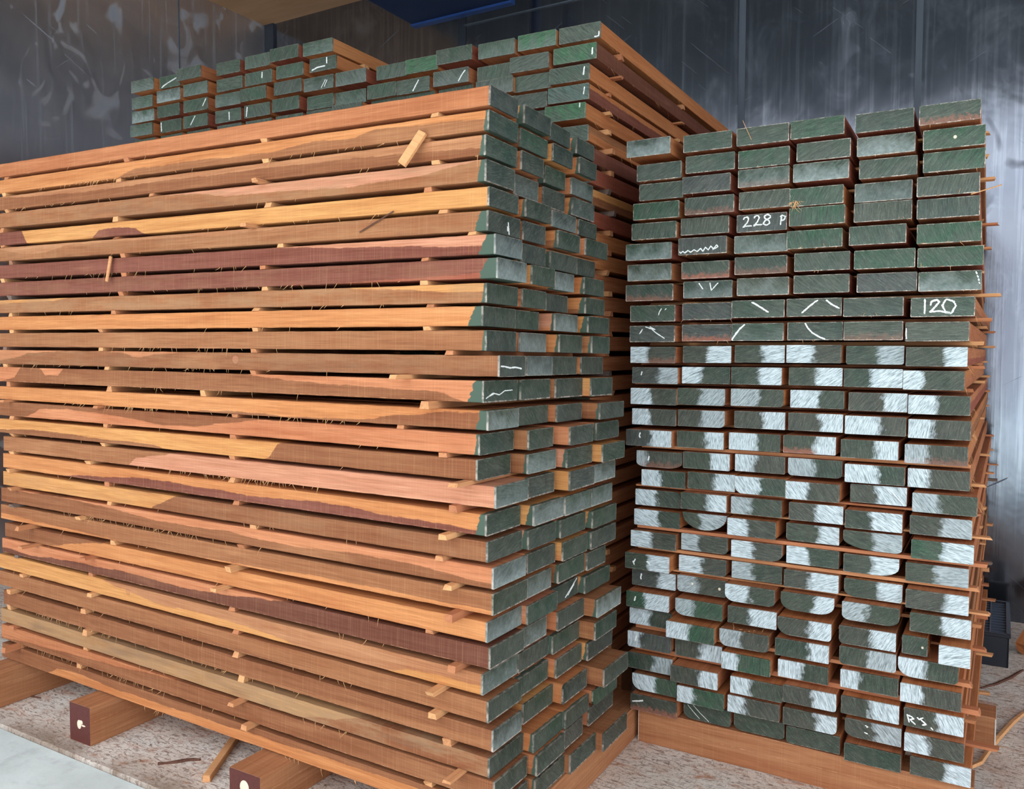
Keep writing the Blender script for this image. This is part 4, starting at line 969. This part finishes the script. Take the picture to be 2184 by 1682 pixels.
# its spacer sticks
q = random.Random(8)
zs = {row: bz[row + 1] for row in range(-1, 6)}
for rw, zz in NROW: zs[rw] = zz
for row in sorted(zs):
    if row + 1 not in zs: continue
    zb = zs[row] - H; zt = zs[row + 1]
    if zb - zt < .007: zb, zt = (zb + zt) / 2 + .004, (zb + zt) / 2 - .004
    u0, u1 = (bu[0] - .01, bu[6] + .15) if row < 1 else (bu[0] - .01, max([b_[2] + b_[3] for b_ in BB if b_[0] == 13 and b_[1] in (row, row + 1)] or [.14]))
    for st, (s, nm) in enumerate(((.16, 'near the ends'), (.85, 'at mid length'), (1.6, 'at the back'))):
        if row > 12 and st > 0: continue
        pr = q.uniform(.002, .02)
        ss = s + q.uniform(-.03, .03)
        stick(OB + EB * u0 + NB * ss + Vector((0, 0, zt + BS * u0 + .0003)), EB3, NB, u1 - u0 + pr, .026, zb - zt - .0006, 3000 + row * 4 + st,
              'spacer stick under %s row of the rear stack, %s' % (ORD[row + 2], nm), 'spacer sticks of the rear stack')
for k, s in enumerate((.3, .95, 1.6)):
    bh_ = zs[max(zs)] - H + BS * bu[0]*0 - .001
    o, _ = plank('timber_bearer', OB + EB * .14 + NB * s + Vector((0, 0, min(bh_, base_h))), NB, -EB, .1, 2.35, 1700 + k, 's', 'B', bh=10.0)
    for v in o.data.vertices: v.co.z *= min(bh_, base_h) / H
    tag(o, 'bearer in the dark under the rear stack, %s from the front' % ORD[k + 1], 'timber', 'bearers under the stacks')

# ================================================================ LOOSE THINGS
def loose_box(name, mat, p0, p1, w, h, label, cat, up=Vector((0, 0, 1)), seed=0, b=.0015, taper=1.0):
    """a length of timber whose lower face runs from p0 to p1"""
    p0 = Vector(p0); p1 = Vector(p1)
    Y = (p1 - p0); L = Y.length; Y.normalize(); X = Y.cross(up).normalized()
    bm = box_data(-w / 2, w / 2, 0, L, 0, h, b)
    q = random.Random(seed)
    for v in bm.verts:
        if v.co.y < L * .1: v.co.y += v.co.x * q.uniform(-.4, .4)
    me = bpy.data.meshes.new(name); bm.to_mesh(me); bm.free()
    o = link(name, me, mat); frame(o, p0, X, Y)
    prop(o, seed=float(seed), cA=[float(v) for v in lin(C['o'])], cB=[float(v) for v in lin(C['o'])], grey=0.0, bleed=0.0)
    tag(o, label, cat)
    return o
RAYC = Vector((0, 0, CAMZ))
# sticks caught on the front of the left stack
def Lp(p, out, z): return OL + EL * p - NL * out + Vector((0, 0, z))
loose_box('broken_stick', STICK, Lp(-.235, .035, 1.722), Lp(-.195, .004, 1.80), .024, .011, 'pale broken stick slanting from under second plank near top of left stack', 'stick', up=-NL, seed=3)
loose_box('broken_stick', STICK, Lp(-1.43, .012, 1.488), Lp(-1.415, .006, 1.568), .012, .006, 'short pale stick hanging upright on left stack, upper left', 'stick', up=-NL, seed=4)
loose_box('wood_sliver', BARK, Lp(-.40, .003, 1.575), Lp(-.29, .002, 1.62), .004, .002, 'thin dark sliver lying against the yellow plank of left stack', 'sliver', up=-NL, seed=5)
# on the floor
loose_box('wooden_stick', STICK, (-.897, 2.395, .0), (-.90, 2.80, .0), .024, .02, 'brown stick lying on the floor between two bearers', 'stick', seed=6)
def curve_strip(name, mat, pts, w, h, label, cat, z=0.0, seed=0):
    q = random.Random(seed); V = []; F = []
    n = len(pts)
    for i, p in enumerate(pts):
        a = Vector(pts[max(i - 1, 0)]); b = Vector(pts[min(i + 1, n - 1)]); d = (b - a).normalized(); s = Vector((-d.y, d.x, 0))
        ww = w * (q.uniform(.75, 1.15)) * (.6 if i in (0, n - 1) else 1)
        p = Vector(p)
        for (k, zz) in ((-1, 0), (-.6, h), (.6, h * q.uniform(.6, 1)), (1, 0)):
            V.append(p + s * ww / 2 * k + Vector((0, 0, zz)))
    for i in range(n - 1):
        for j in range(4):
            a = i * 4 + j; b = i * 4 + (j + 1) % 4; F.append((a, b, b + 4, a + 4))
    F += [(0, 1, 2, 3), tuple((n - 1) * 4 + j for j in (3, 2, 1, 0))]
    me = mesh_of(V, F, name)
    bm = bmesh.new(); bm.from_mesh(me); bmesh.ops.recalc_face_normals(bm, faces=list(bm.faces)); bm.to_mesh(me); bm.free()
    o = link(name, me, mat); tag(o, label, cat); o['seed'] = float(seed)
    return o
curve_strip('bark_strip', BARK, [(-1.085, 2.50, .0), (-1.06, 2.507, .0), (-1.03, 2.513, .001), (-1.005, 2.525, .001), (-.985, 2.528, .0), (-.965, 2.528, .0)], .014, .006, 'curled dark bark strip on the floor left of the middle bearer', 'bark strip', seed=2)
curve_strip('bark_strip', BARK, [(-1.80, 3.02, 0), (-1.76, 3.0, 0), (-1.72, 2.985, 0)], .009, .005, 'short dark bark chip on the floor at far left', 'bark strip', seed=4)
curve_strip('bark_strip', BARK, [(-.775, 2.60, 0), (-.76, 2.62, 0), (-.745, 2.64, 0)], .004, .003, 'tiny dark splinter on the floor under the left stack', 'bark strip', seed=5)
curve_strip('wood_strap', STICK, [(1.36, 2.44, .02), (1.44, 2.50, .012), (1.51, 2.58, .006), (1.60, 2.68, .003), (1.72, 2.80, .003), (1.86, 2.92, .003)], .02, .008, 'bent brown lath curving over the floor right of the right stack', 'lath', seed=6)
curve_strip('bark_strip', BARK, [(1.78, 3.10, 0), (1.86, 3.14, 0.0), (1.95, 3.20, 0), (2.05, 3.28, 0)], .016, .006, 'dark bark strip on the floor right of the right stack', 'bark strip', seed=7)
loose_box('wooden_stick', STICK, (1.58, 3.12, .0), (1.78, 3.04, .0), .02, .01, 'pale thin stick on the floor right of the right stack', 'stick', seed=9)
# plank leaning in the far right corner
o = loose_box('leaning_plank', WOOD, (2.16, 3.45, .0), (2.6, 3.72, .34), .05, .06, 'brown squared timber leaning up at the right picture edge', 'timber', up=Vector((0, 0, 1)), seed=12)
# pallets of straw-like chips by the wall
rnd = random.Random(77)
V = []; F = []
for i in range(420):
    k = rnd.random()
    if k < .45: e_, n_ = rnd.uniform(-.98, .1), rnd.uniform(1.75, 2.45)
    elif k < .7: e_, n_ = rnd.uniform(-2.9, -1.1), rnd.uniform(1.53, 2.0)
    else: e_, n_ = rnd.uniform(.02, .6), rnd.uniform(2.4, 4.4)
    p = en(e_, n_, .0008); a = rnd.uniform(0, math.pi); l = rnd.uniform(.006, .03); w = rnd.uniform(.0006, .0016)
    d = Vector((math.cos(a), math.sin(a), 0)); s = Vector((-d.y, d.x, 0)); b0 = len(V)
    V += [p - d * l / 2, p + s * w + Vector((0, 0, .0012)), p + d * l / 2, p - s * w + Vector((0, 0, .0006))]
    F += [(b0, b0 + 1, b0 + 2, b0 + 3)]
o = link('wood_shavings', mesh_of(V, F, 'shav'), mat_simple('loose_shavings', (176, 118, 80), .9, .1, .5, (60, 60, 60), (.45, .4, .38)))
tag(o, 'scattered wood shavings and splinters on the whitened floor', 'shavings', kind='stuff')

# tuft of splinters on the third column of the right stack
u, w, z = RB[0][2]
curve_strip('wood_sliver', SPLINT, [tuple(OR_ + ER * (u + .016 + .004 * i) - NR * (.006 + .0012 * i) + Vector((0, 0, z + .022 - .0085 * i))) for i in range(8)], .005, .002,
            'long pale splinter leaning on top row, third column of the right stack', 'sliver', seed=8)
# sliver jutting from the right side of the right stack
u, w, z = RB[3][5]
loose_box('wood_sliver', STICK, OR_ + ER * (u + w - .02) - NR * .004 + Vector((0, 0, z - .054)), OR_ + ER * (u + w + .05) - NR * .004 + Vector((0, 0, z - .036)), .003, .004,
          'pointed sliver jutting right under fourth row of right stack', 'sliver', up=-NR, seed=14)

# black plastic crate by the back wall
t = bpy.data.objects.new('plastic_crate', None); COL.objects.link(t)
t.location = en(-.32, 3.86, 0.0); t.rotation_euler = (0, 0, ROT0)
tag(t, 'black plastic crate with slatted grid top on the floor behind the right stack', 'crate')
cw, cd, ch = .38, .52, .135
multi_box('crate_wall', CRATEM, t, [(0, cw, 0, .008, 0, ch), (0, cw, cd - .008, cd, 0, ch), (0, .008, 0, cd, 0, ch), (cw - .008, cw, 0, cd, 0, ch)], .0015)
box_obj('crate_bottom', CRATEM, t, .008, cw - .008, .008, cd - .008, .0, .006, .001)
multi_box('rim', CRATEM, t, [(-.006, cw + .006, -.006, .012, ch - .012, ch + .002), (-.006, cw + .006, cd - .012, cd + .006, ch - .012, ch + .002),
                             (-.006, .012, 0, cd, ch - .012, ch + .002), (cw - .012, cw + .006, 0, cd, ch - .012, ch + .002)], .002)
CRG = mat_simple('grey_black_grid', (66, 76, 92), 0.45, 0.5, 0.2, (30, 30, 30))
grid = [(x, x + .005, .01, cd - .01, ch - .01, ch) for x in (.06, .15, .24, .31)]
grid += [(.01, cw - .01, y, y + .004, ch - .014, ch - .002) for y in [.04 + .04 * i for i in range(12)]]
multi_box('grid', CRG, t, grid, 0)
